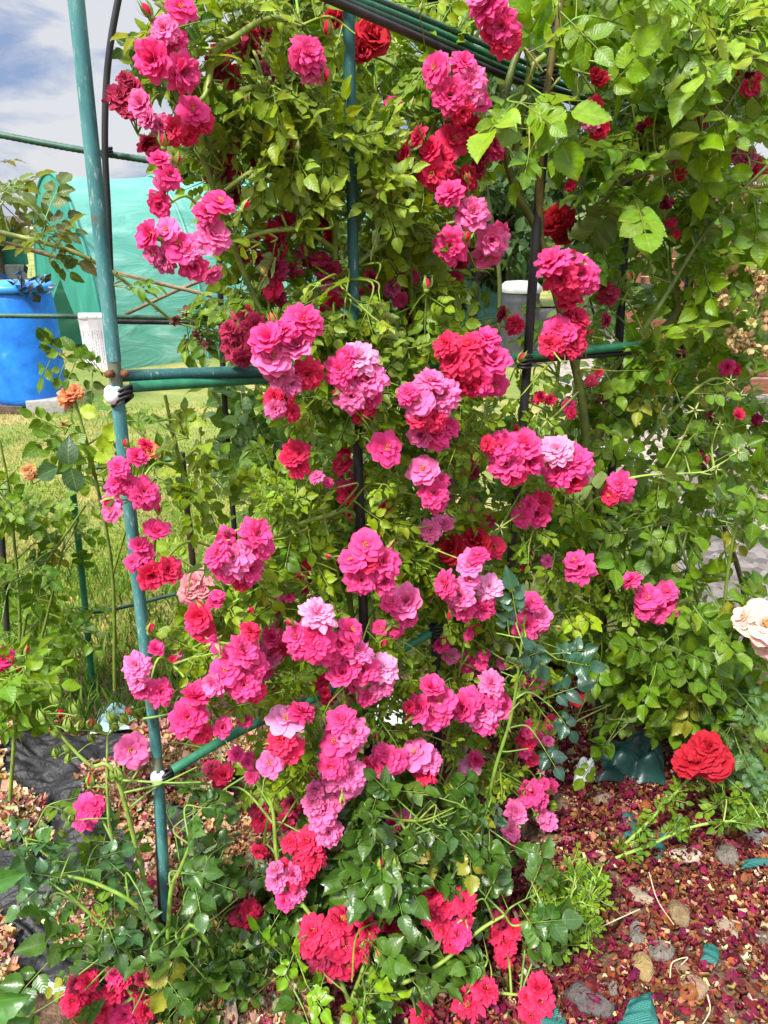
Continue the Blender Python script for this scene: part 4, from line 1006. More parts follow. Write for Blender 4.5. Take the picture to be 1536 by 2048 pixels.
MAIN = parse('''
-.10: 360 18 60 P, 330 62 58 L, 352 78 46 P, 312 122 80 P, 364 146 76 P, 330 100 44 P
-.06: 283 210 54 Ms, 300 238 44 Ms, 385 222 60 P, 403 240 54 R, 345 262 54 R, 376 270 44 R, 322 252 44 M
.00: 242 196 64 D, 266 178 46 D, 292 282 46 D, 262 218 46 D, 250 160 36 D, 305 300 34 D
-.10: 318 322 44 P, 324 386 70 P, 337 352 52 P, 318 408 50 P
-.12: 440 406 64 Po, 412 425 50 P, 302 470 62 P, 336 462 56 L, 358 492 68 P, 424 474 76 L, 330 520 54 M, 306 508 44 M, 388 532 58 P, 420 545 46 Ls, 378 505 50 L
.12: 474 74 48 D, 497 98 60 D, 432 132 56 D, 462 152 52 R, 505 132 50 D, 527 70 46 D, 440 110 44 R
.14: 470 388 38 D, 448 348 42 D, 430 328 42 D, 508 322 36 D, 478 345 34 D
-.08: 617 108 70 P, 622 134 62 L, 604 118 54 P
-.04: 975 12 74 P, 1002 52 72 P, 1012 82 62 R, 984 72 50 R, 962 -6 54 M
-.04: 872 136 64 Po, 926 128 54 P, 938 166 74 L, 900 192 70 P, 940 192 56 L, 922 222 50 R, 962 200 44 P
.00: 906 282 62 R, 942 256 56 R, 985 292 60 P, 866 302 56 R, 838 272 44 R, 864 346 66 R, 888 322 50 R, 930 354 54 Rs, 962 312 44 D, 816 312 46 Rs, 950 338 44 D, 886 350 46 R
-.06: 900 388 60 P, 944 428 70 L, 902 491 70 P, 982 478 64 L, 976 512 58 M, 998 465 42 P
.08: 572 446 46 R, 555 480 44 D, 540 460 36 R, 582 402 28 R, 640 440 42 D, 652 472 40 R, 486 505 46 D, 505 480 40 R, 520 520 40 D
.06: 550 542 58 D, 545 572 52 R, 586 536 50 D, 562 508 46 R, 660 545 54 D, 666 572 48 M, 662 602 48 R, 640 520 44 D, 742 562 48 D, 560 595 40 D, 720 585 36 R
.10: 783 577 38 M, 820 552 42 P, 800 600 34 P
.00: 484 642 62 D, 478 690 70 D, 460 662 44 D, 508 652 50 D, 496 620 40 R, 486 715 42 D
-.16: 607 645 80 P, 536 680 70 P, 545 718 76 L, 592 695 70 L, 560 752 56 M, 614 748 66 R, 582 768 48 M, 528 700 50 P, 566 665 56 P
-.10: 551 796 46 R, 584 824 38 R, 552 818 42 M, 570 800 40 R
-.16: 682 740 66 P, 718 718 74 V, 736 760 74 L, 702 792 66 M, 694 716 46 P, 744 796 44 P, 706 755 50 P
.00: 735 818 40 R, 718 832 36 R
-.16: 892 690 54 R, 908 722 64 R, 932 732 62 R, 972 680 60 P, 986 722 70 P, 956 760 64 P, 916 766 52 R, 988 768 54 P, 940 692 56 R, 970 742 60 P, 940 770 44 R
-.18: 862 764 62 L, 836 800 70 L, 886 790 68 L, 838 834 56 R, 866 838 52 R, 880 816 46 M, 816 788 44 P, 858 800 46 P
-.14: 872 866 72 P, 842 870 50 M, 894 858 48 P
-.14: 770 897 66 Po
-.14: 848 940 64 Lo, 866 985 62 P, 880 962 40 P, 872 1008 40 P
-.06: 592 905 54 Rs, 596 934 48 R, 578 918 40 R
.06: 684 930 46 R, 698 984 54 R, 690 958 40 P, 704 1020 40 R, 686 905 34 R, 770 1016 34 R
-.14: 1105 526 70 P, 1150 518 68 P, 1122 558 64 R, 1162 550 68 P, 1138 580 54 R, 1174 570 42 P
-.12: 1139 604 50 R, 1152 640 56 R, 1116 662 64 P, 1102 690 52 R, 1142 684 68 R, 1132 668 50 P, 1122 698 40 R
-.16: 1004 894 66 P, 1050 892 66 P, 1012 930 68 P, 1060 922 54 P, 1032 944 54 R, 1028 905 50 P, 975 888 36 R
-.16: 1114 900 64 V, 1150 922 70 P, 1116 946 62 P, 1144 962 52 R, 1165 942 44 M, 1134 920 44 P
-.10: 1240 970 54 P, 1220 990 42 R, 1250 986 38 P
-.10: 1084 1004 48 R, 1076 1028 54 Ps, 1046 1034 44 P, 1058 1010 40 P
-.06: 272 916 42 P, 290 890 32 R, 238 936 46 P, 232 968 44 P, 226 1004 46 L, 285 984 64 P, 256 970 44 P, 298 1000 44 P, 222 1022 40 L
-.04: 312 1064 54 Ps, 288 1108 44 P, 278 1092 38 P, 266 1126 34 P, 302 1150 58 R, 334 1142 54 R, 346 1136 40 P, 290 1130 36 P
-.08: 274 1332 56 L, 285 1378 44 P, 320 1385 54 P, 310 1300 36 P, 276 1360 44 L
-.16: 454 1070 66 P, 512 1068 66 P, 470 1114 76 L, 436 1110 56 P, 516 1090 60 P, 497 1138 60 P, 486 1164 44 R, 450 1138 54 P, 440 1080 50 P
-.08: 402 1232 58 R, 430 1206 36 P, 410 1262 46 R, 436 1190 30 P, 392 1250 40 P
-.16: 430 1282 62 P, 486 1302 70 P, 452 1342 68 P, 488 1370 68 P, 432 1366 54 L, 446 1376 52 P, 512 1330 50 P, 500 1262 44 R, 512 1384 44 R, 468 1318 50 P
-.12: 392 1396 64 H, 376 1436 74 H, 400 1466 48 R, 444 1456 42 P
-.18: 730 1090 66 P, 702 1122 56 P, 766 1126 68 P, 722 1160 62 P, 762 1164 58 P, 736 1130 44 R
.04: 610 1140 50 R, 600 1168 44 R, 666 1136 36 R, 620 1160 36 R
-.14: 812 1205 70 L, 782 1206 44 P, 816 1236 40 P, 800 1225 44 P
-.04: 760 1256 34 P, 790 1258 36 P
-.18: 636 1230 72 V, 630 1284 80 H, 592 1272 54 P, 602 1294 54 P, 654 1302 62 P, 700 1262 60 P, 682 1290 60 P, 624 1258 54 P
-.18: 716 1306 56 L, 686 1346 66 P, 726 1342 62 P, 766 1336 64 V, 762 1370 54 L, 712 1376 54 P, 736 1394 42 P, 700 1325 50 P
.02: 560 1252 46 P, 545 1275 44 P, 540 1310 54 M, 526 1340 46 P, 560 1300 38 R
-.16: 572 1440 70 Vo, 602 1426 56 H, 562 1482 58 R, 578 1498 60 R, 540 1526 54 M, 556 1510 46 R
-.16: 682 1440 60 P, 706 1466 64 L, 672 1482 64 P, 666 1532 60 P, 700 1548 64 L, 690 1500 48 P, 668 1512 40 P
-.12: 766 1526 66 P, 792 1522 50 P, 742 1534 44 R, 764 1504 40 P
-.12: 830 1506 64 Lo, 858 1520 52 L, 850 1546 50 R, 840 1530 40 P
-.14: 860 1376 54 P, 882 1400 60 P, 842 1416 56 P, 870 1430 60 P, 818 1414 26 R, 862 1402 50 P
-.14: 982 1368 54 L, 930 1416 62 P, 966 1424 66 L, 996 1410 54 P, 942 1398 50 P, 984 1394 50 P, 970 1446 52 P
-.14: 944 1130 60 L, 892 1170 56 P, 920 1190 62 L, 978 1174 54 V, 926 1216 52 P, 966 1216 52 P, 956 1112 44 H, 940 1160 44 L
-.04: 860 1062 46 L, 886 1050 44 L
.00: 884 1290 40 P, 900 1312 36 L, 936 1326 42 P
-.12: 1160 1136 62 P, 1148 1122 40 P
-.14: 1064 1204 46 P, 1076 1234 52 L, 1050 1252 54 P, 1076 1246 44 P
-.14: 1263 1162 44 P, 1295 1195 52 P, 1334 1182 44 P, 1332 1212 50 P, 1290 1222 42 P, 1316 1226 46 P, 1312 1202 44 P
-.04: 1075 1366 32 L, 1068 1380 24 P
.00: 942 1530 48 V, 926 1590 34 P, 950 1520 34 P
-.06: 1064 1586 50 P, 1050 1574 36 P, 1078 1600 40 P, 1095 1642 40 L, 1086 1632 30 L
-.06: 1032 1622 46 L, 1020 1662 40 L, 1024 1680 32 P, 1036 1640 36 V
-.06: 806 1640 42 L, 786 1648 32 P
-.10: 668 1555 54 M, 698 1562 62 L, 674 1592 46 M, 690 1580 44 L
-.10: 646 1620 64 L, 626 1606 46 M, 656 1664 56 L, 640 1640 48 L, 632 1580 40 M
-.08: 584 1750 40 L, 552 1762 44 L, 590 1786 42 L, 570 1802 40 P, 550 1740 36 M
-.04: 1042 1800 34 L, 1036 1770 26 P, 995 1922 34 L
.02: 1210 640 30 D, 1030 650 40 R, 1010 630 36 D
''')
CRIM = parse('''
.00: 616 1682 56 R, 628 1712 54 R, 582 1686 40 R, 602 1700 40 R, 640 1725 36 R
.00: 588 1748 58 R, 566 1738 44 R, 610 1740 44 R
.08: 526 1640 48 R, 586 1612 44 D, 520 1702 36 R, 575 1640 40 D, 516 1620 36 D
-.02: 626 1862 62 R, 640 1884 60 R, 682 1842 60 R, 686 1888 68 R, 732 1856 54 R, 660 1922 64 R, 692 1930 56 R, 640 1916 54 D, 716 1902 44 R, 618 1890 46 R, 664 1866 54 R
-.02: 866 1790 50 R, 866 1832 50 R, 926 1802 54 R, 886 1862 46 R, 916 1866 58 H, 932 1834 46 R, 904 1884 44 R, 890 1812 48 R
.06: 1000 1842 44 D, 1012 1886 46 R, 1028 1860 40 R, 990 1868 36 R, 1008 1915 40 R, 1020 1945 34 R
-.02: 970 1980 56 R, 935 2012 64 R, 926 1990 40 R, 940 2035 44 R
-.02: 850 2038 64 R, 830 2050 44 R
-.02: 1076 1976 52 R, 1082 2002 54 R, 1062 2032 54 R, 1090 2040 44 R, 1056 1996 40 R
.06: 480 1832 44 D, 502 1820 42 R, 520 1842 36 R, 494 1842 38 R
.06: 690 1976 52 D, 670 1960 40 D, 780 1852 40 R, 800 1880 36 R, 770 1835 30 R
-.02: 560 2012 52 R, 540 2040 44 R, 522 2030 40 P
.08: 446 1552 44 R, 426 1538 40 D, 440 1570 34 D
''')
CRIM2 = parse('''
.00: 176 1962 46 R, 150 2000 54 R, 182 2040 64 R, 155 1965 40 D
.00: 240 1962 46 R, 226 1986 46 R, 202 2010 64 R, 270 1992 60 R, 250 2030 62 H, 290 2020 48 R, 232 1950 40 H, 285 1960 40 D
''')
FAR = parse('''
.00: 742 76 74 Eh, 672 40 56 Eh, 720 100 50 Eh
.00: 905 1100 62 Eh, 952 1086 60 Eh, 988 1094 48 R
''')
RED = parse('''
.00: 1414 1496 66 Eh, 1392 1522 74 Es, 1428 1524 70 Eh, 1410 1514 62 Es, 1372 1534 50 Es
''')
CRE = parse('''
.00: 1526 1250 96 Co, 1488 1236 50 Co, 1540 1290 60 Co, 1512 1264 50 Cs
''')
SPENT = parse('''
.00: 1200 158 34 Es, 1190 148 26 Es
.02: 1188 212 36 Rs, 1184 240 42 Ms, 1200 256 42 Rs
.04: 1290 250 40 Ex, 1282 256 30 Wx
.20: 1118 440 60 Eh, 1100 452 50 Eh, 1128 466 46 Eh
.10: 1150 356 26 R, 1140 372 22 R
.10: 1358 350 28 R, 1285 360 26 R, 1355 318 26 R
.20: 1460 102 36 R, 1456 150 40 R, 1500 172 44 R, 1512 165 40 R, 1440 140 30 R
.20: 1490 320 44 M, 1512 332 44 R, 1470 312 36 Ms, 1520 345 36 R
.10: 1400 242 34 R, 1390 236 26 R
.00: 1336 404 40 Wx, 1328 410 30 Wx
.02: 1503 146 34 Wx
.10: 1342 446 26 R, 1350 470 20 R
.10: 1456 735 34 P, 1470 740 24 R
.04: 1400 915 44 Wx, 1408 920 34 Dx
.10: 1078 795 28 R, 1100 800 26 R, 1136 812 30 P, 1142 826 24 R
.06: 1150 1400 34 E, 1138 1408 28 Wx, 1176 1448 28 Wx
.06: 1318 1386 26 E, 1376 1378 24 Wx
.06: 1476 830 26 R, 1514 840 24 W, 1420 832 28 Wx
.06: 1200 800 34 Wx, 1365 706 30 Wx
.10: 1216 590 44 D, 1208 578 36 D
.10: 1182 762 24 D, 1196 745 20 R
''')
ORA = parse('''
.00: 138 792 40 Os, 150 784 36 O, 132 800 32 O
.00: 298 904 40 Os, 285 912 30 O
.00: 65 950 36 Tx, 58 942 30 T
.02: 125 846 34 Tx
''')
SAL = parse('''
.00: 392 1168 62 Sh, 382 1184 50 Sh, 406 1178 44 Sh
''')
LFT = parse('''
.00: 6 1318 44 Hh, 0 1322 40 Rh
''')
PALE1 = parse('''
.00: 262 1500 66 Lo
.00: 176 1618 56 P, 170 1640 44 P, 192 1612 40 H
''')
LITP = lambda Y: (lambda x, y, off: P(x, y, Y+off))
def pl_front(x, y, off): return PT(x, y, off-.02+(-.10*max(0, (y-1400)/600)))
def pl_crim(x, y, off): return P(x, y, 1.20+off-.10*(y-1700)/300)
for _ in range(34):
    x, y = sample_poly(random.choice(((( 440, 60), (1000, 60), (1040, 700), (480, 620)), ((540, 560), (1080, 560), (1150, 1150), (560, 1120)), ((400, 1200), (1000, 1150), (1040, 1560), (480, 1560)))))
    MAIN.append((rnd(.06, .16), [(x, y, rnd(30, 48), random.choice('RRDDPPM')), (x+rnd(-34, 34), y+rnd(14, 34), rnd(26, 40), random.choice('RDP'))]))
SMALL = [(rnd(-.10, .04), [(x, y, rnd(24, 36), random.choice('PPLRM')), (x+rnd(-26, 26), y+rnd(10, 26), rnd(20, 30), random.choice('RPP'))][:random.choice((1, 2))]) for x, y in
         [sample_poly(random.choice(([(340, 1180), (560, 1150), (560, 1600), (380, 1500)], [(560, 880), (1180, 880), (1120, 1280), (420, 1250)], [(400, 1250), (1100, 1250), (1080, 1680), (480, 1620)], [(990, 1280), (1110, 1300), (1100, 1720), (1000, 1700)]))) for _ in range(74)]]
register(MAIN[:-34], pl_front); register(CRIM, pl_crim); register(CRIM2, LITP(1.02)); register(FAR, lambda x, y, o: PT(x, y, .1 if y < 500 else -.05)); register(RED, LITP(1.50)); register(CRE, LITP(1.5))
register(SPENT, lambda x, y, o: PT(x, y, o-.1)); register(ORA, LITP(1.75)); register(SAL, LITP(1.7)); register(PALE1, LITP(1.18)); register(LFT, LITP(1.4))

# --- the pink rambler on the arch
A = Plant('climbing_rose', 'pink rambling rose smothered in clusters of small double flowers on the arch', 'climbing rose', PG(760, 1800), T_SMALL, M_LEAF, YG, .029, (5, 7, 7), (.18, .27, .03))
def cp(l, off=.05): return [PT(x, y, off if len(q) == 0 else q[0]) for x, y, *q in l]
B0 = [(760, 1800, .0)]
A.cane(cp(B0+[(735, 1500), (700, 1200), (690, 900), (672, 560), (668, 420), (660, 330)]), [.007, .006, .005])
A.cane(cp(B0+[(640, 1500), (480, 1260), (430, 1060), (380, 990), (345, 860), (330, 790)]), [.006, .003], (.18, .27, .04))
A.cane(cp(B0+[(760, 1300), (720, 1045), (640, 1036), (560, 1070), (500, 1130)], .0), [.006, .005, .003], (.2, .3, .05))
A.cane(cp([(592, 1050, -.02), (618, 1110, -.02), (634, 1165, -.02), (645, 1190, -.02)]), [.004, .003], (.2, .3, .05))
A.cane(cp([(345, 1330, .0), (430, 1290, -.02), (520, 1180, .0), (600, 1090, .02)]), [.003, .002], (.16, .24, .04))
A.cane(cp(B0+[(860, 1450), (880, 1100), (850, 800), (820, 500), (880, 200), (960, 60)], .08), [.007, .004])
A.cane(cp(B0+[(980, 1400), (1060, 1100), (1100, 900), (1120, 700)], .06), [.007, .004])
A.cane(cp([(690, 900, .06), (560, 700, .06), (470, 500, .06), (400, 300, .04), (330, 120, .0), (350, -20, -.02)]), [.006, .004], (.16, .22, .04))
A.cane(cp([(672, 500, .05), (610, 462, .02), (540, 462, .0), (480, 480, .0), (440, 490, -.02)]), [.005, .003], (.24, .33, .06))
A.cane(cp([(668, 330, .05), (560, 320, .02), (500, 345, .0), (450, 380, .0)]), [.005, .003], (.24, .33, .06))
A.cane(cp([(668, 330, .04), (540, 205, .02), (505, 215, .0), (440, 240, .0)]), [.004, .003], (.18, .26, .05))
A.cane(cp([(400, 300, .02), (425, 120, -.02), (470, 75, -.03), (540, 36, -.02), (600, 52, -.02)]), [.006, .004], (.26, .34, .06))
A.cane(cp([(420, 150, -.02), (410, 190, -.03), (380, 215, -.03)]), [.004, .003], (.26, .34, .06))
A.cane(cp([(672, 560, .03), (780, 480, .03), (860, 455, .02), (930, 440, -.02)]), [.005, .003], (.2, .28, .05))
A.cane(cp([(690, 500, .05), (770, 350, .05), (850, 290, .02), (930, 270, .0)]), [.005, .003], (.2, .28, .05))
A.cane(cp([(1090, 1000, .02), (1200, 1090, -.02), (1262, 1150, -.05), (1320, 1200, -.08)]), [.004, .002], (.16, .24, .04))
A.cane(cp([(900, 1400, .05), (1000, 1380, .03), (1060, 1280, .0), (1110, 1230, .0)]), [.004, .002])
A.cane(cp([(620, 1500, .0), (560, 1560, -.02), (530, 1690, -.06), (600, 1590, -.04)]), [.004, .002])
P_TOP = [(420, 0), (960, 0), (1010, 200), (960, 360), (930, 560), (900, 700), (640, 700), (470, 620), (470, 430), (430, 330), (440, 160)]
P_MID = [(480, 540), (900, 540), (980, 720), (1080, 800), (1180, 1000), (1120, 1260), (960, 1320), (700, 1180), (560, 1130), (520, 960), (560, 880), (640, 830), (520, 800)]
P_LOW = [(380, 1190), (600, 1080), (800, 1060), (1000, 1200), (1040, 1400), (960, 1580), (720, 1640), (560, 1600), (420, 1500), (380, 1380)]
P_LEFT = [(300, 0), (460, 0), (470, 420), (420, 400), (400, 300), (330, 280), (320, 180)]
A.region(P_TOP, 140, (-.06, .30), nleaf=7); A.region(P_MID, 150, (-.08, .28), nleaf=7); A.region(P_LOW, 95, (-.12, .16), nleaf=7); A.region(P_LEFT, 17, (-.02, .12))
A.region([(440, 100), (560, 0), (640, 60), (600, 420), (520, 520), (450, 420)], 22, (-.02, .16), pal=[(.24, .34, .03), (.30, .38, .05), (.14, .24, .02)])
A.region([(600, 330), (760, 250), (780, 420), (700, 480), (600, 440)], 14, (-.10, .06), pal=[(.26, .38, .03), (.34, .44, .06), (.18, .28, .02)])
A.region([(590, 560), (700, 560), (860, 740), (760, 800), (640, 740)], 12, (-.1, .0), pal=[(.26, .36, .04), (.32, .40, .06), (.12, .22, .02)])
for poly, n in ((P_MID, 26), (P_LOW, 30), ([(980, 1250), (1130, 1280), (1110, 1700), (1000, 1680)], 16), ([(560, 1500), (980, 1500), (960, 1720), (640, 1700)], 14)):
    A.region(poly, n, (-.16, -.02), leaf=.019, nleaf=9, length=.34)
A.region([(280, 40), (340, 20), (330, 130), (260, 120)], 3, (-.02, .06), leaf=.027, pal=DG)
A.region([(360, 1040), (560, 960), (620, 1060), (520, 1200), (360, 1420), (320, 1300)], 9, (-.06, .04), leaf=.03)
A.region([(300, 820), (420, 800), (480, 1000), (400, 1060)], 6, (-.02, .08), leaf=.03)
A.region([(1000, 980), (1300, 1080), (1320, 1220), (1080, 1300)], 10, (-.1, .08))
SMALL = [c for c in SMALL if not any(math.hypot(c[1][0][0]-x, c[1][0][1]-y) < r_+14 for x, y, r_, d in FLOWERS)]
add_clusters(A, MAIN, pl_front)
for off, cl in SMALL: register([(off, cl)], pl_front)
ncl = Plant('climbing_rose', 'thin rose shoots with small scattered pink blooms woven through the lower arch', 'climbing rose', PG(840, 1760), T_SMALL, M_LEAF, YG, .02, (5, 7), (.2, .3, .04))
for l in ([(840, 1760), (760, 1500), (700, 1250), (640, 1000)], [(840, 1760), (900, 1450), (960, 1150), (1060, 950)], [(840, 1760), (1000, 1600), (1050, 1400), (1060, 1280)], [(840, 1760), (620, 1560), (500, 1380), (440, 1240)]): ncl.cane(cp([(x, y, -.02) for x, y in l]), [.004, .002], (.2, .3, .04))
ncl.region(P_LOW, 12, (-.14, .0), leaf=.02, nleaf=6); add_clusters(ncl, SMALL, pl_front); ncl.done()
for (x, y) in ((655, 162), (657, 66), (853, 576), (1135, 600), (1175, 672), (765, 1290), (1040, 720), (498, 1228), (930, 480), (300, 1262), (770, 660), (680, 1235), (815, 1418), (900, 1238), (1030, 860), (1262, 560)):
    p = PT(x, y, -.1); add_bud(A, p, .016, 'R', None, False, p+Vector((rnd(-.03, .03), .04, -.05)))
for _ in range(26):
    x, y = sample_poly(random.choice([P_TOP, P_MID, P_LOW])); p = PT(x, y, rnd(-.1, .0)); q = p+Vector((rnd(-.03, .03), .05, -.04)); add_bud(A, p, rnd(.008, .012), 'R', None, True, q)
A.done()

# --- dark glossy crimson rose at the foot of the arch
Bp = Plant('crimson_rose', 'low rose with dark glossy leaves and crimson clusters at the foot of the arch', 'rose bush', PG(700, 2010), T_DARK, M_GLOSS, DG, .043, (5, 5, 7), (.15, .23, .035))
for l in ([(700, 2010), (640, 1860), (560, 1740), (540, 1600), (470, 1520)], [(700, 2010), (760, 1840), (820, 1700), (800, 1640)], [(700, 2010), (860, 1940), (960, 1860), (1010, 1830)],
          [(560, 2050), (470, 1960), (400, 1870), (380, 1840)], [(560, 2050), (540, 1960), (600, 1900)], [(860, 2050), (835, 1960), (830, 1930)], [(700, 2010), (900, 1980), (1040, 1990)]):
    Bp.cane([P(x, y, 1.20-.10*(y-1700)/300) for x, y in l], [.005, .003], (.22, .32, .05))
Bp.cane([P(940, 1790, 1.33), P(985, 1560, 1.36), P(1025, 1420, 1.38), P(1050, 1230, 1.42)], [.0045, .004, .0025], (.13, .22, .03))
def reg(plant, poly, n, Yf, **k):
    for _ in range(n):
        x, y = sample_poly(poly); p = P(x, y, Yf(x, y)+rnd(-.05, .12))
        if p.z < .03: p.z = rnd(.03, .1)
        plant.shoot(p, length=.2, **k)
yc = lambda x, y: 1.20-.10*(y-1700)/300
reg(Bp, [(420, 1820), (560, 1640), (800, 1560), (1000, 1640), (1090, 1800), (1100, 2060), (360, 2060)], 68, yc, nleaf=5)
reg(Bp, [(700, 1600), (960, 1600), (1010, 1760), (860, 1800), (700, 1760)], 26, yc, nleaf=5)
reg(Bp, [(960, 1260), (1120, 1290), (1130, 1500), (1060, 1580), (1000, 1640), (950, 1560)], 13, lambda x, y: 1.36, nleaf=4, leaf=.04, pal=[(.025, .085, .045), (.04, .11, .05), (.02, .06, .035)])
reg(Bp, [(600, 1960), (720, 1920), (760, 2060), (560, 2060)], 8, lambda x, y: 1.0, nleaf=4, pal=BG, leaf=.034)
reg(Bp, [(330, 1560), (480, 1560), (520, 1800), (400, 1860), (340, 1760)], 7, yc, nleaf=4, pal=[(.035, .09, .012), (.055, .125, .012), (.025, .07, .012)])
add_clusters(Bp, CRIM, pl_crim)
for (x, y) in ((760, 1732), (790, 1728), (780, 1756), (798, 1765), (742, 1880), (724, 1890), (735, 1925), (760, 1915), (455, 1930), (470, 1960), (480, 1890), (465, 1985), (440, 2010), (470, 1900), (505, 1915), (640, 1990), (735, 2000)):
    p = P(x, y, yc(x, y)-.06); add_bud(Bp, p, rnd(.012, .017), random.choice('GGR'), None, random.random() < .7, p+Vector((rnd(-.02, .02), .01, -.06)))
Bp.done()

# --- second dark rose, lower left corner
C = Plant('crimson_rose', 'dark leaved crimson rose in the lower left corner left of the teal pole foot', 'rose bush', PG(330, 2040), T_DARK, M_GLOSS, DG, .046, (5, 5, 7), (.13, .22, .03))
for l in ([(330, 2040), (300, 1850), (200, 1770), (60, 1740)], [(330, 2040), (250, 1900), (140, 1790)], [(330, 2040), (380, 1850), (460, 1990), (480, 2060)], [(330, 2040), (340, 1800), (360, 1740), (380, 1690)]):
    C.cane([P(x, y, 1.06) for x, y in l], [.005, .003], (.18, .30, .04))
reg(C, [(60, 1900), (330, 1820), (420, 1900), (480, 2060), (60, 2060), (140, 1960)], 19, lambda x, y: 1.0, nleaf=4)
reg(C, [(-20, 1690), (120, 1640), (320, 1690), (320, 1820), (140, 1860), (0, 1760)], 10, lambda x, y: 1.08, nleaf=4, leaf=.032, pal=[(.04, .11, .03), (.07, .16, .03), (.03, .08, .03)])
reg(C, [(340, 1640), (430, 1600), (420, 1840), (350, 1840)], 9, lambda x, y: 1.12, nleaf=4, leaf=.036, pal=[(.035, .09, .012), (.05, .12, .012)])
add_clusters(C, CRIM2, LITP(1.02))
for (x, y, L) in ((20, 1985, .085), (20, 1748, .06), (40, 2030, .07)):
    p = P(x-60, y+20, .86); C.Lv.leaf(p, Vector((.9, 0, .12)), Vector((0, -.85, .35)), L, (.05, .15, .02))
C.done()

# --- budded spray rose left of the pole
D = Plant('budding_rose', 'rose shoots full of green buds with two pink flowers left of the teal pole', 'rose bush', PG(300, 1880), T_SMALL, M_LEAF, MG, .030, (5, 5, 7), (.16, .25, .04))
D.cane([P(310, 1850, 1.18), P(235, 1560, 1.15), P(180, 1530, 1.15), P(130, 1480, 1.15), P(85, 1420, 1.15)], [.005, .002], (.24, .36, .06))
D.cane([P(310, 1850, 1.18), P(160, 1760, 1.15), P(70, 1690, 1.15), P(0, 1640, 1.15)], [.005, .002], (.2, .3, .05))
D.cane([P(310, 1850, 1.18), P(230, 1690, 1.16), P(215, 1590, 1.15), P(215, 1470, 1.15)], [.004, .002], (.22, .34, .06))
budp = [(112, 1405), (85, 1440), (120, 1430), (135, 1455), (150, 1425), (160, 1440), (115, 1470), (140, 1500), (180, 1450), (198, 1460), (185, 1480), (224, 1440), (232, 1455), (250, 1440), (262, 1425), (278, 1430), (112, 1510), (135, 1520), (158, 1455), (100, 1432), (180, 1568), (176, 1560), (240, 1552), (225, 1556),
        (22, 1645), (36, 1648), (48, 1652), (62, 1678), (72, 1672), (80, 1682), (46, 1668), (8, 1692), (28, 1700), (92, 1668), (88, 1690), (142, 1640), (128, 1670), (100, 1700), (50, 1700), (12, 1775)]
for (x, y) in budp:
    p = P(x, y, rnd(1.10, 1.18)); q = D.near(p); add_bud(D, p, rnd(.013, .018), 'R' if random.random() < .12 else 'G', None, True, q.lerp(p, .0 if (q-p).length < .12 else .5))
D.region([(20, 1560), (240, 1560), (330, 1700), (300, 1840), (100, 1800), (0, 1700)], 6, Y=(1.1, 1.25), length=.14, nleaf=4)
D.region([(330, 1490), (470, 1440), (480, 1560), (380, 1600)], 6, Y=(1.12, 1.25), length=.14, nleaf=3)
add_clusters(D, PALE1, LITP(1.18)); D.done()

# --- large-leaved climber on the right side
E = Plant('climbing_rose', 'tall climbing rose with large bright green leaves and spent red blooms, right of the arch', 'climbing rose', PG(1200, 1480), T_BIG, M_LEAF, BG, .050, (5, 5, 7), (.16, .22, .03))
eb = [(1200, 1480, .1)]
E.cane(cp(eb+[(1190, 1200), (1175, 960), (1160, 780), (1080, 480), (1030, 380), (1005, 250), (1030, 120), (1090, 0)], .02), [.011, .010, .008, .006], (.11, .14, .03))
E.cane(cp(eb+[(1200, 1100), (1190, 900), (1260, 720), (1350, 630), (1340, 560)], .05), [.011, .008], (.12, .13, .03))
E.cane(cp([(1080, 480, .02), (1080, 300, -.02), (1095, 170, -.03), (1115, 60, -.05), (1125, -30, -.06)]), [.008, .005], (.16, .13, .04))
E.cane(cp([(1030, 300, .02), (1060, 150, -.04), (1090, 110, -.05)]), [.007, .006], (.17, .23, .04))
E.cane(cp([(1140, 480, .05), (1240, 370, .0), (1330, 330, -.05), (1440, 230, -.05), (1500, 130, -.05)]), [.006, .003], (.10, .11, .03))
E.cane(cp([(1180, 800, .05), (1300, 640, .0), (1420, 450, -.02), (1536, 330, -.05)]), [.007, .003], (.15, .2, .04))
E.cane(cp([(1200, 1000, .05), (1320, 850, .02), (1420, 760, .0), (1480, 780, .0)]), [.006, .003])
E.cane(cp([(1240, 960, -.05), (1300, 950, -.08), (1400, 945, -.1), (1428, 935, -.1)]), [.003, .002], (.28, .38, .07))
E.cane(cp(eb+[(1300, 1300), (1400, 1100), (1480, 980), (1550, 920)], .05), [.009, .005])
E.cane(cp(eb+[(1290, 1350), (1380, 1250), (1460, 1220)], .02), [.007, .003])
E.cane(cp([(1500, 1500, .2), (1490, 1200, .2), (1400, 900, .2), (1380, 600, .2), (1420, 300, .2)]), [.010, .006], (.07, .07, .03))
PE1 = [(1090, 0), (1536, 0), (1536, 420), (1300, 440), (1150, 400), (1110, 330), (1060, 150)]
PE2 = [(1150, 440), (1536, 380), (1536, 700), (1300, 760), (1150, 720), (1190, 560)]
PE3 = [(1120, 720), (1540, 660), (1540, 1000), (1300, 1060), (1170, 980)]
E.region(PE1, 80, (-.12, .25), length=.35, nleaf=5); E.region(PE2, 37, (-.08, .22), length=.3, nleaf=5, leaf=.045); E.region(PE3, 33, (-.06, .2), length=.3, nleaf=5, leaf=.042, pal=MG)
E.region([(1530, 0), (1680, 0), (1680, 1000), (1530, 1000)], 26, (.0, .25), length=.3, nleaf=5)
E.region([(1000, 200), (1110, 180), (1120, 360), (1000, 340)], 6, (-.16, -.08), leaf=.056, nleaf=4)
E.region([(1300, 0), (1550, 0), (1550, 160), (1300, 120)], 14, (-.2, .1), leaf=.053, nleaf=5, pal=[(.26, .40, .03), (.34, .48, .06), (.2, .34, .02)])
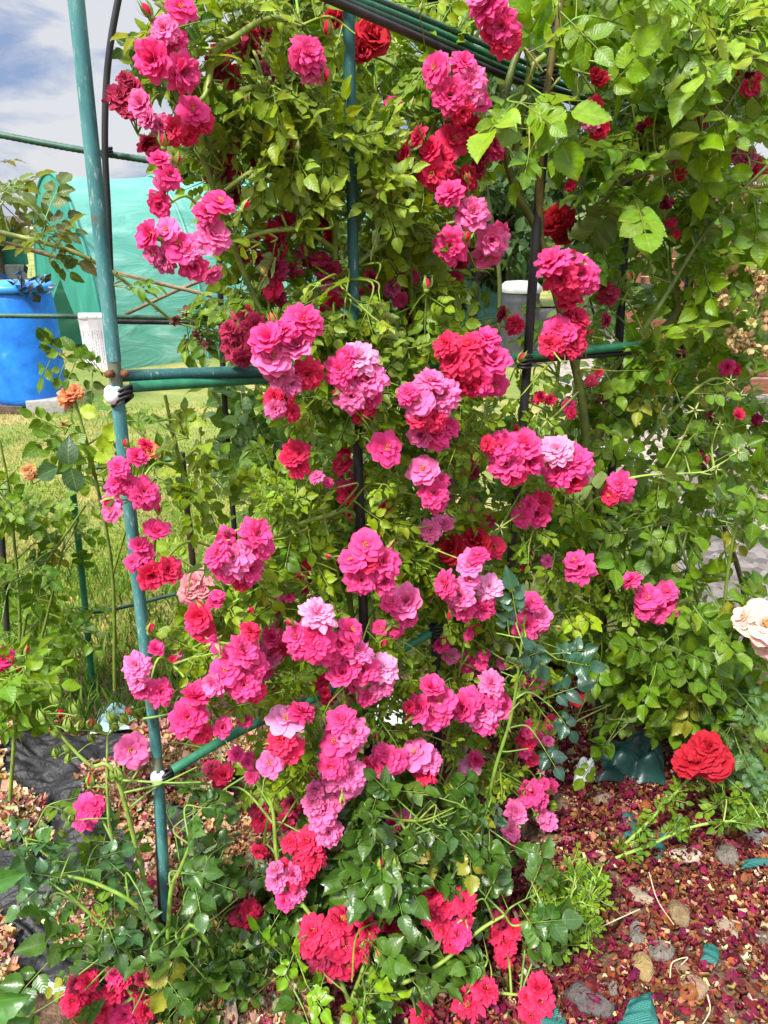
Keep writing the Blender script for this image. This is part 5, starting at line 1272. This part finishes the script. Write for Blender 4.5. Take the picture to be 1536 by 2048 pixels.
E.region([(1100, 1000), (1300, 1030), (1300, 1160), (1120, 1120)], 6, (-.08, .1), leaf=.05, nleaf=4)
add_clusters(E, SPENT, lambda x, y, o: PT(x, y, o-.1))
# spent hips with pale reflexed sepals
SP_ = [(1378, 62), (1430, 45), (1282, 135), (1300, 130), (1365, 125), (1425, 60), (1462, 760), (1440, 850), (1395, 870), (1432, 938), (1000, 1055), (1065, 1100), (1045, 1030), (1160, 1010), (1475, 905), (1130, 725), (1480, 790), (1175, 1365), (1510, 600), (1095, 840), (1500, 60), (1440, 90), (1330, 170), (1390, 820), (1460, 1000)]
for (x, y) in SP_:
    p = PT(x, y, rnd(-.22, -.05)); q = E.near(p); f = (Vector((rnd(-.6, .6), -.6, rnd(-.1, .8)))).normalized()
    o = link('rose_hip', BLOOM['hip'][random.randrange(4)], E.root, p); o.rotation_mode = 'QUATERNION'; o.rotation_quaternion = f.to_track_quat('Z', 'Y'); o.scale = (rnd(.013, .02),)*3
    b_ = p-f*.008; st_ = q if (q-p).length < .25 else p+(q-p).normalized()*.16
    tube(E.sg, spline([st_, st_.lerp(b_, .6)-f*.02, b_], 4), [.0022, .0016], 5, (.26, .34, .06), cap=False)
for _ in range(38):
    x, y = sample_poly([(1420, 540), (1536, 500), (1536, 720), (1460, 700)]); p = PT(x, y, rnd(-.14, .02)); f = rvec()
    o = link('spent_flower', random.choice(BLOOM['spent']), E.root, p); o.rotation_mode = 'QUATERNION'; o.rotation_quaternion = f.to_track_quat('Z', 'Y'); o.scale = (rnd(.018, .028),)*3; o.color = (.80, .62, .30, 0)
E.done()

# --- mid-leaved rose low on the right, cream flower
F_ = Plant('cream_rose', 'rose bush with rounded mid green leaves and a cream flower at the right edge', 'rose bush', PG(1440, 1480), T_BIG, M_LEAF, MG, .048, (5, 5, 7), (.12, .18, .03))
for l in ([(1440, 1480), (1420, 1300), (1380, 1150), (1350, 1050)], [(1440, 1480), (1500, 1350), (1536, 1250)], [(1440, 1480), (1370, 1380), (1300, 1300), (1260, 1230)], [(1380, 1420), (1370, 1440), (1365, 1400), (1340, 1360)], [(1440, 1480), (1450, 1200), (1480, 1000)]):
    F_.cane([P(x, y, 1.75) for x, y in l], [.007, .003])
F_.region([(1150, 1050), (1540, 960), (1540, 1560), (1300, 1480), (1200, 1400)], 54, Y=(1.6, 2.1), length=.22, nleaf=5)
F_.region([(1240, 1280), (1430, 1230), (1480, 1400), (1330, 1480)], 18, Y=(1.55, 1.7), length=.2, nleaf=4, leaf=.052)
F_.region([(1100, 1290), (1300, 1290), (1320, 1500), (1120, 1530)], 13, Y=(1.6, 1.9), length=.2, nleaf=4, leaf=.042)
F_.region([(1450, 1400), (1540, 1400), (1540, 1620), (1440, 1600)], 10, Y=(1.5, 1.65), length=.18, nleaf=5, leaf=.036, pal=[(.05, .12, .03), (.07, .15, .04)])
add_clusters(F_, CRE, LITP(1.5)); F_.done()

# --- red hybrid rose with the long arching canes
G_ = Plant('red_rose', 'red rose with one big crimson flower and long arching green canes over the petals', 'rose bush', PG(1130, 1830), T_SMALL, M_LEAF, MG, .022, (5, 7, 7), (.2, .33, .05))
G_.cane([PG(1140, 1800, .0), P(1190, 1745, 1.48), P(1290, 1650, 1.52), P(1380, 1555, 1.55), P(1405, 1530, 1.54)], [.005, .0035], (.2, .34, .05))
G_.cane([PG(1140, 1800, .0), P(1200, 1732, 1.46), P(1300, 1690, 1.46), P(1380, 1655, 1.46), P(1470, 1642, 1.46), P(1560, 1650, 1.46)], [.005, .003], (.2, .34, .05))
for pth in ([(1190, 1745), (1290, 1650), (1380, 1555)], [(1200, 1732), (1300, 1690), (1380, 1655), (1470, 1642), (1536, 1645)]):
    for _ in range(18):
        k = random.randrange(len(pth)-1); t = random.random(); x = pth[k][0]*(1-t)+pth[k+1][0]*t; y = pth[k][1]*(1-t)+pth[k+1][1]*t
        p = P(x, y, 1.49); q = G_.near(p)
        for _k in range(2): compound(G_.Lv, G_.sg, q, Vector((rnd(-.7, .7), rnd(-.8, .2), rnd(-.1, .9))), Vector((rnd(-.3, .3), -.5, .7)), rnd(.014, .024), 5, pick(MG), G_.st)
G_.region([(1400, 1560), (1536, 1550), (1536, 1640), (1440, 1640)], 8, Y=(1.48, 1.6), length=.1, nleaf=5, leaf=.024)
add_clusters(G_, RED, LITP(1.50)); G_.done()

# --- seedling tuft under the canes
H = Plant('green_seedling', 'small tuft of bright tiny-leaved seedlings on the petals at the foot of the canes', 'seedling', PG(1120, 1900), T_LOW, M_LEAF, BG, .014, (5, 7), (.2, .3, .05))
H.cane([PG(1120, 1900), PG(1120, 1900)+Vector((.0, 0, .08)), PG(1120, 1890)+Vector((.02, .02, .14))], [.003, .002])
H.cane([PG(1090, 1880), PG(1090, 1880)+Vector((-.02, 0, .12))], [.003, .002]); H.cane([PG(1160, 1860), PG(1160, 1860)+Vector((.01, 0, .10))], [.003, .002])
for _ in range(70):
    p = PG(rnd(1070, 1190), rnd(1790, 1930)); p.z = rnd(.02, .13); H.shoot(p, length=.08, nleaf=5)
H.done()

# --- orange rose behind the joint of the teal pole
I = Plant('orange_rose', 'sparse rose with two orange flowers behind the taped joint of the teal pole', 'rose bush', PG(230, 1480), T_BIG, M_LEAF, MG, .040, (5, 5), (.14, .2, .03))
I.cane([P(230, 1380, 1.85), P(225, 1150, 1.8), P(190, 950, 1.76), P(150, 800, 1.75)], [.006, .003]); I.cane([P(225, 1150, 1.8), P(270, 1000, 1.78), P(296, 910, 1.76)], [.004, .002])
I.cane([P(212, 745, 1.3), P(180, 735, 1.3), P(140, 720, 1.3), P(108, 705, 1.3)], [.003, .002], (.26, .36, .07))
for k in range(12):
    x = 105+k*9; p = P(x, 712+k*3, 1.3)
    compound(I.Lv, I.sg, p, Vector((rnd(-.7, .3), -.3, random.choice([-1, 1])*.8)), Vector((rnd(-.4, .4), -.7, .5)), rnd(.02, .03), 3, pick(DG+MG), I.st)
I.region([(90, 830), (330, 800), (350, 960), (320, 1040), (220, 1000), (120, 960)], 9, Y=(1.7, 1.95), length=.18, nleaf=4)
for (x, y, L, t, d) in ((138, 930, .062, (.05, .10, .04), (.05, 0, 1)), (118, 935, .066, (.05, .11, .04), (-.9, 0, -.35)), (142, 935, .062, (.06, .12, .05), (.05, 0, -1)),
                        (205, 870, .05, (.34, .46, .03), (.1, 0, -1)), (195, 830, .045, (.32, .44, .04), (-.7, 0, .3)), (225, 905, .05, (.30, .42, .03), (-.8, 0, -.3)), (215, 880, .05, (.34, .46, .03), (.5, 0, .8)), (205, 800, .04, (.3, .42, .04), (.8, 0, .2))):
    I.Lv.leaf(P(x, y, 1.6), Vector(d), Vector((.1, -.9, .35)), L, t)
add_clusters(I, ORA, LITP(1.75)); I.done()

# --- bush on the left edge of the lawn
J = Plant('rose_bush', 'leafy rose bush with faded flowers at the left edge beside the lawn', 'rose bush', PG(30, 1470), T_BIG, M_LEAF, MG, .040, (5, 5, 7), (.12, .18, .03))
for l in ([(30, 1470), (40, 1250), (20, 1000), (0, 880)], [(30, 1470), (90, 1250), (130, 1080)], [(30, 1470), (60, 1200), (170, 1010)]): J.cane([P(x, y, 2.0) for x, y in l], [.006, .003])
J.region([(-20, 960), (40, 1000), (130, 1060), (190, 1180), (160, 1330), (90, 1480), (-20, 1500)], 24, Y=(1.85, 2.2), length=.2, nleaf=5)
J.region([(130, 1020), (200, 1040), (220, 1180), (190, 1280)], 4, Y=(2.0, 2.3), length=.2, nleaf=4)
J.region([(-20, 860), (20, 940), (40, 1200), (-20, 1300)], 5, Y=(1.7, 1.85), length=.2, nleaf=4)
J.done()
K = Plant('pink_rose', 'rose shoot with a magenta bloom and yellow-green leaves at the left edge', 'rose bush', PG(20, 1620), T_BIG, M_LEAF, BG, .046, (5, 5), (.18, .28, .04))
K.cane([P(20, 1600, 1.42), P(30, 1450, 1.4), P(28, 1380, 1.4), P(6, 1325, 1.4)], [.005, .003])
K.region([(-10, 1350), (80, 1340), (90, 1420), (70, 1490), (-10, 1500)], 12, Y=(1.35, 1.5), length=.12, nleaf=4)
add_clusters(K, LFT, LITP(1.4))
for (x, y) in ((52, 1305), (38, 1340), (40, 1383), (28, 1320), (50, 1370)):
    p = P(x, y, 1.4); add_bud(K, p, .014, 'R', None, False, K.near(p))
K.done()

# --- arching cane with young red leaves, upper left
Q = Plant('climbing_rose', 'thorny arching rose cane with reddish young leaves in front of the polytunnel', 'climbing rose', PG(-260, 1500), T_SMALL, M_LEAF, [(.07, .14, .02), (.12, .2, .03), (.12, .05, .03), (.10, .12, .03)], .036, (5, 5, 7), (.2, .25, .05))
Q.cane([P(-280, 1300, 1.6), P(-220, 700, 1.6), P(-60, 450, 1.6), P(0, 465, 1.6), P(130, 498, 1.62), P(225, 545, 1.65), P(300, 605, 1.68), P(348, 645, 1.7)], [.008, .006, .0045, .003], (.22, .26, .06), True, True, 12)
Q.region([(-20, 330), (40, 370), (110, 430), (160, 480), (120, 500), (-20, 470)], 5, Y=(1.55, 1.7), length=.14, nleaf=4)
Q.region([(-20, 310), (50, 300), (60, 350), (-20, 400)], 3, Y=(1.55, 1.7), length=.16, nleaf=3)
Q.region([(300, 600), (440, 640), (450, 720), (360, 700)], 6, Y=(1.68, 1.8), length=.14, nleaf=3, pal=MG)
Q.region([(210, 520), (260, 540), (250, 590)], 2, Y=(1.6, 1.7), length=.1, nleaf=2, pal=MG)
for (x, y) in ((372, 625), (405, 632), (395, 672), (350, 640), (410, 690)):
    o = link('spent_flower', random.choice(BLOOM['spent']), Q.root, P(x, y, 1.68)); o.rotation_mode = 'QUATERNION'; o.rotation_quaternion = rvec().to_track_quat('Z', 'Y'); o.scale = (.022,)*3; o.color = (.22, .10, .07, 0)
Q.done()

# --- roses on the far side of the arch
X = Plant('climbing_rose', 'shaded climbing rose with larger dark leaves on the far side of the arch', 'climbing rose', PG(900, 1330), T_BIG, M_LEAF, [(.05, .11, .02), (.07, .15, .02), (.10, .18, .025), (.035, .08, .02)], .058, (5, 5, 7), (.09, .12, .03))
xb = [(900, 1330)]
for l in ([(820, 1000), (700, 600), (680, 300), (720, 60)], [(960, 900), (1000, 600), (960, 300)], [(700, 1150), (580, 950), (520, 800), (480, 600)], [(1100, 1000), (1160, 700), (1200, 400)], [(900, 1000), (800, 700), (860, 400)]):
    X.cane([P(x, y, 2.35) for x, y in xb+l], [.010, .005], (.09, .11, .03))
X.region([(560, 0), (1050, 0), (1040, 250), (900, 400), (860, 560), (560, 560), (500, 300)], 38, Y=(2.1, 2.7), length=.3, nleaf=5)
X.region([(480, 720), (700, 560), (860, 600), (960, 760), (1080, 840), (1240, 920), (1200, 1260), (560, 1240), (470, 960)], 84, Y=(2.1, 2.7), length=.3, nleaf=5)
X.region([(470, 780), (640, 800), (640, 960), (480, 940)], 12, Y=(1.9, 2.1), length=.2, nleaf=4, leaf=.062)
add_clusters(X, FAR, lambda x, y, o: PT(x, y, .1 if y < 500 else -.05)); X.done()
W_ = Plant('salmon_rose', 'low rose with a single dusty salmon flower at the lawn edge behind the pink rose', 'rose bush', PG(440, 1400), T_BIG, M_LEAF, DG+MG, .04, (5, 5), (.12, .18, .03))
W_.cane([P(440, 1400, 1.75), P(420, 1280, 1.72), P(395, 1190, 1.71)], [.004, .003])
W_.region([(380, 1150), (460, 1180), (440, 1300), (360, 1280)], 4, Y=(1.75, 1.95), length=.15, nleaf=4)
add_clusters(W_, SAL, LITP(1.7)); W_.done()
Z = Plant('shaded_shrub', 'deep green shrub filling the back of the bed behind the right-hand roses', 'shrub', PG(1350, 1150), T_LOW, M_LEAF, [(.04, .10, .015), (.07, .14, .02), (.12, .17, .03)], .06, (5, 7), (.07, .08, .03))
for l in ([(1350, 800), (1340, 500)], [(1250, 850), (1180, 600)], [(1470, 850), (1500, 550)]): Z.cane([P(x, y, 3.0) for x, y in [(1350, 1100)]+l], [.010, .005], (.07, .07, .03))
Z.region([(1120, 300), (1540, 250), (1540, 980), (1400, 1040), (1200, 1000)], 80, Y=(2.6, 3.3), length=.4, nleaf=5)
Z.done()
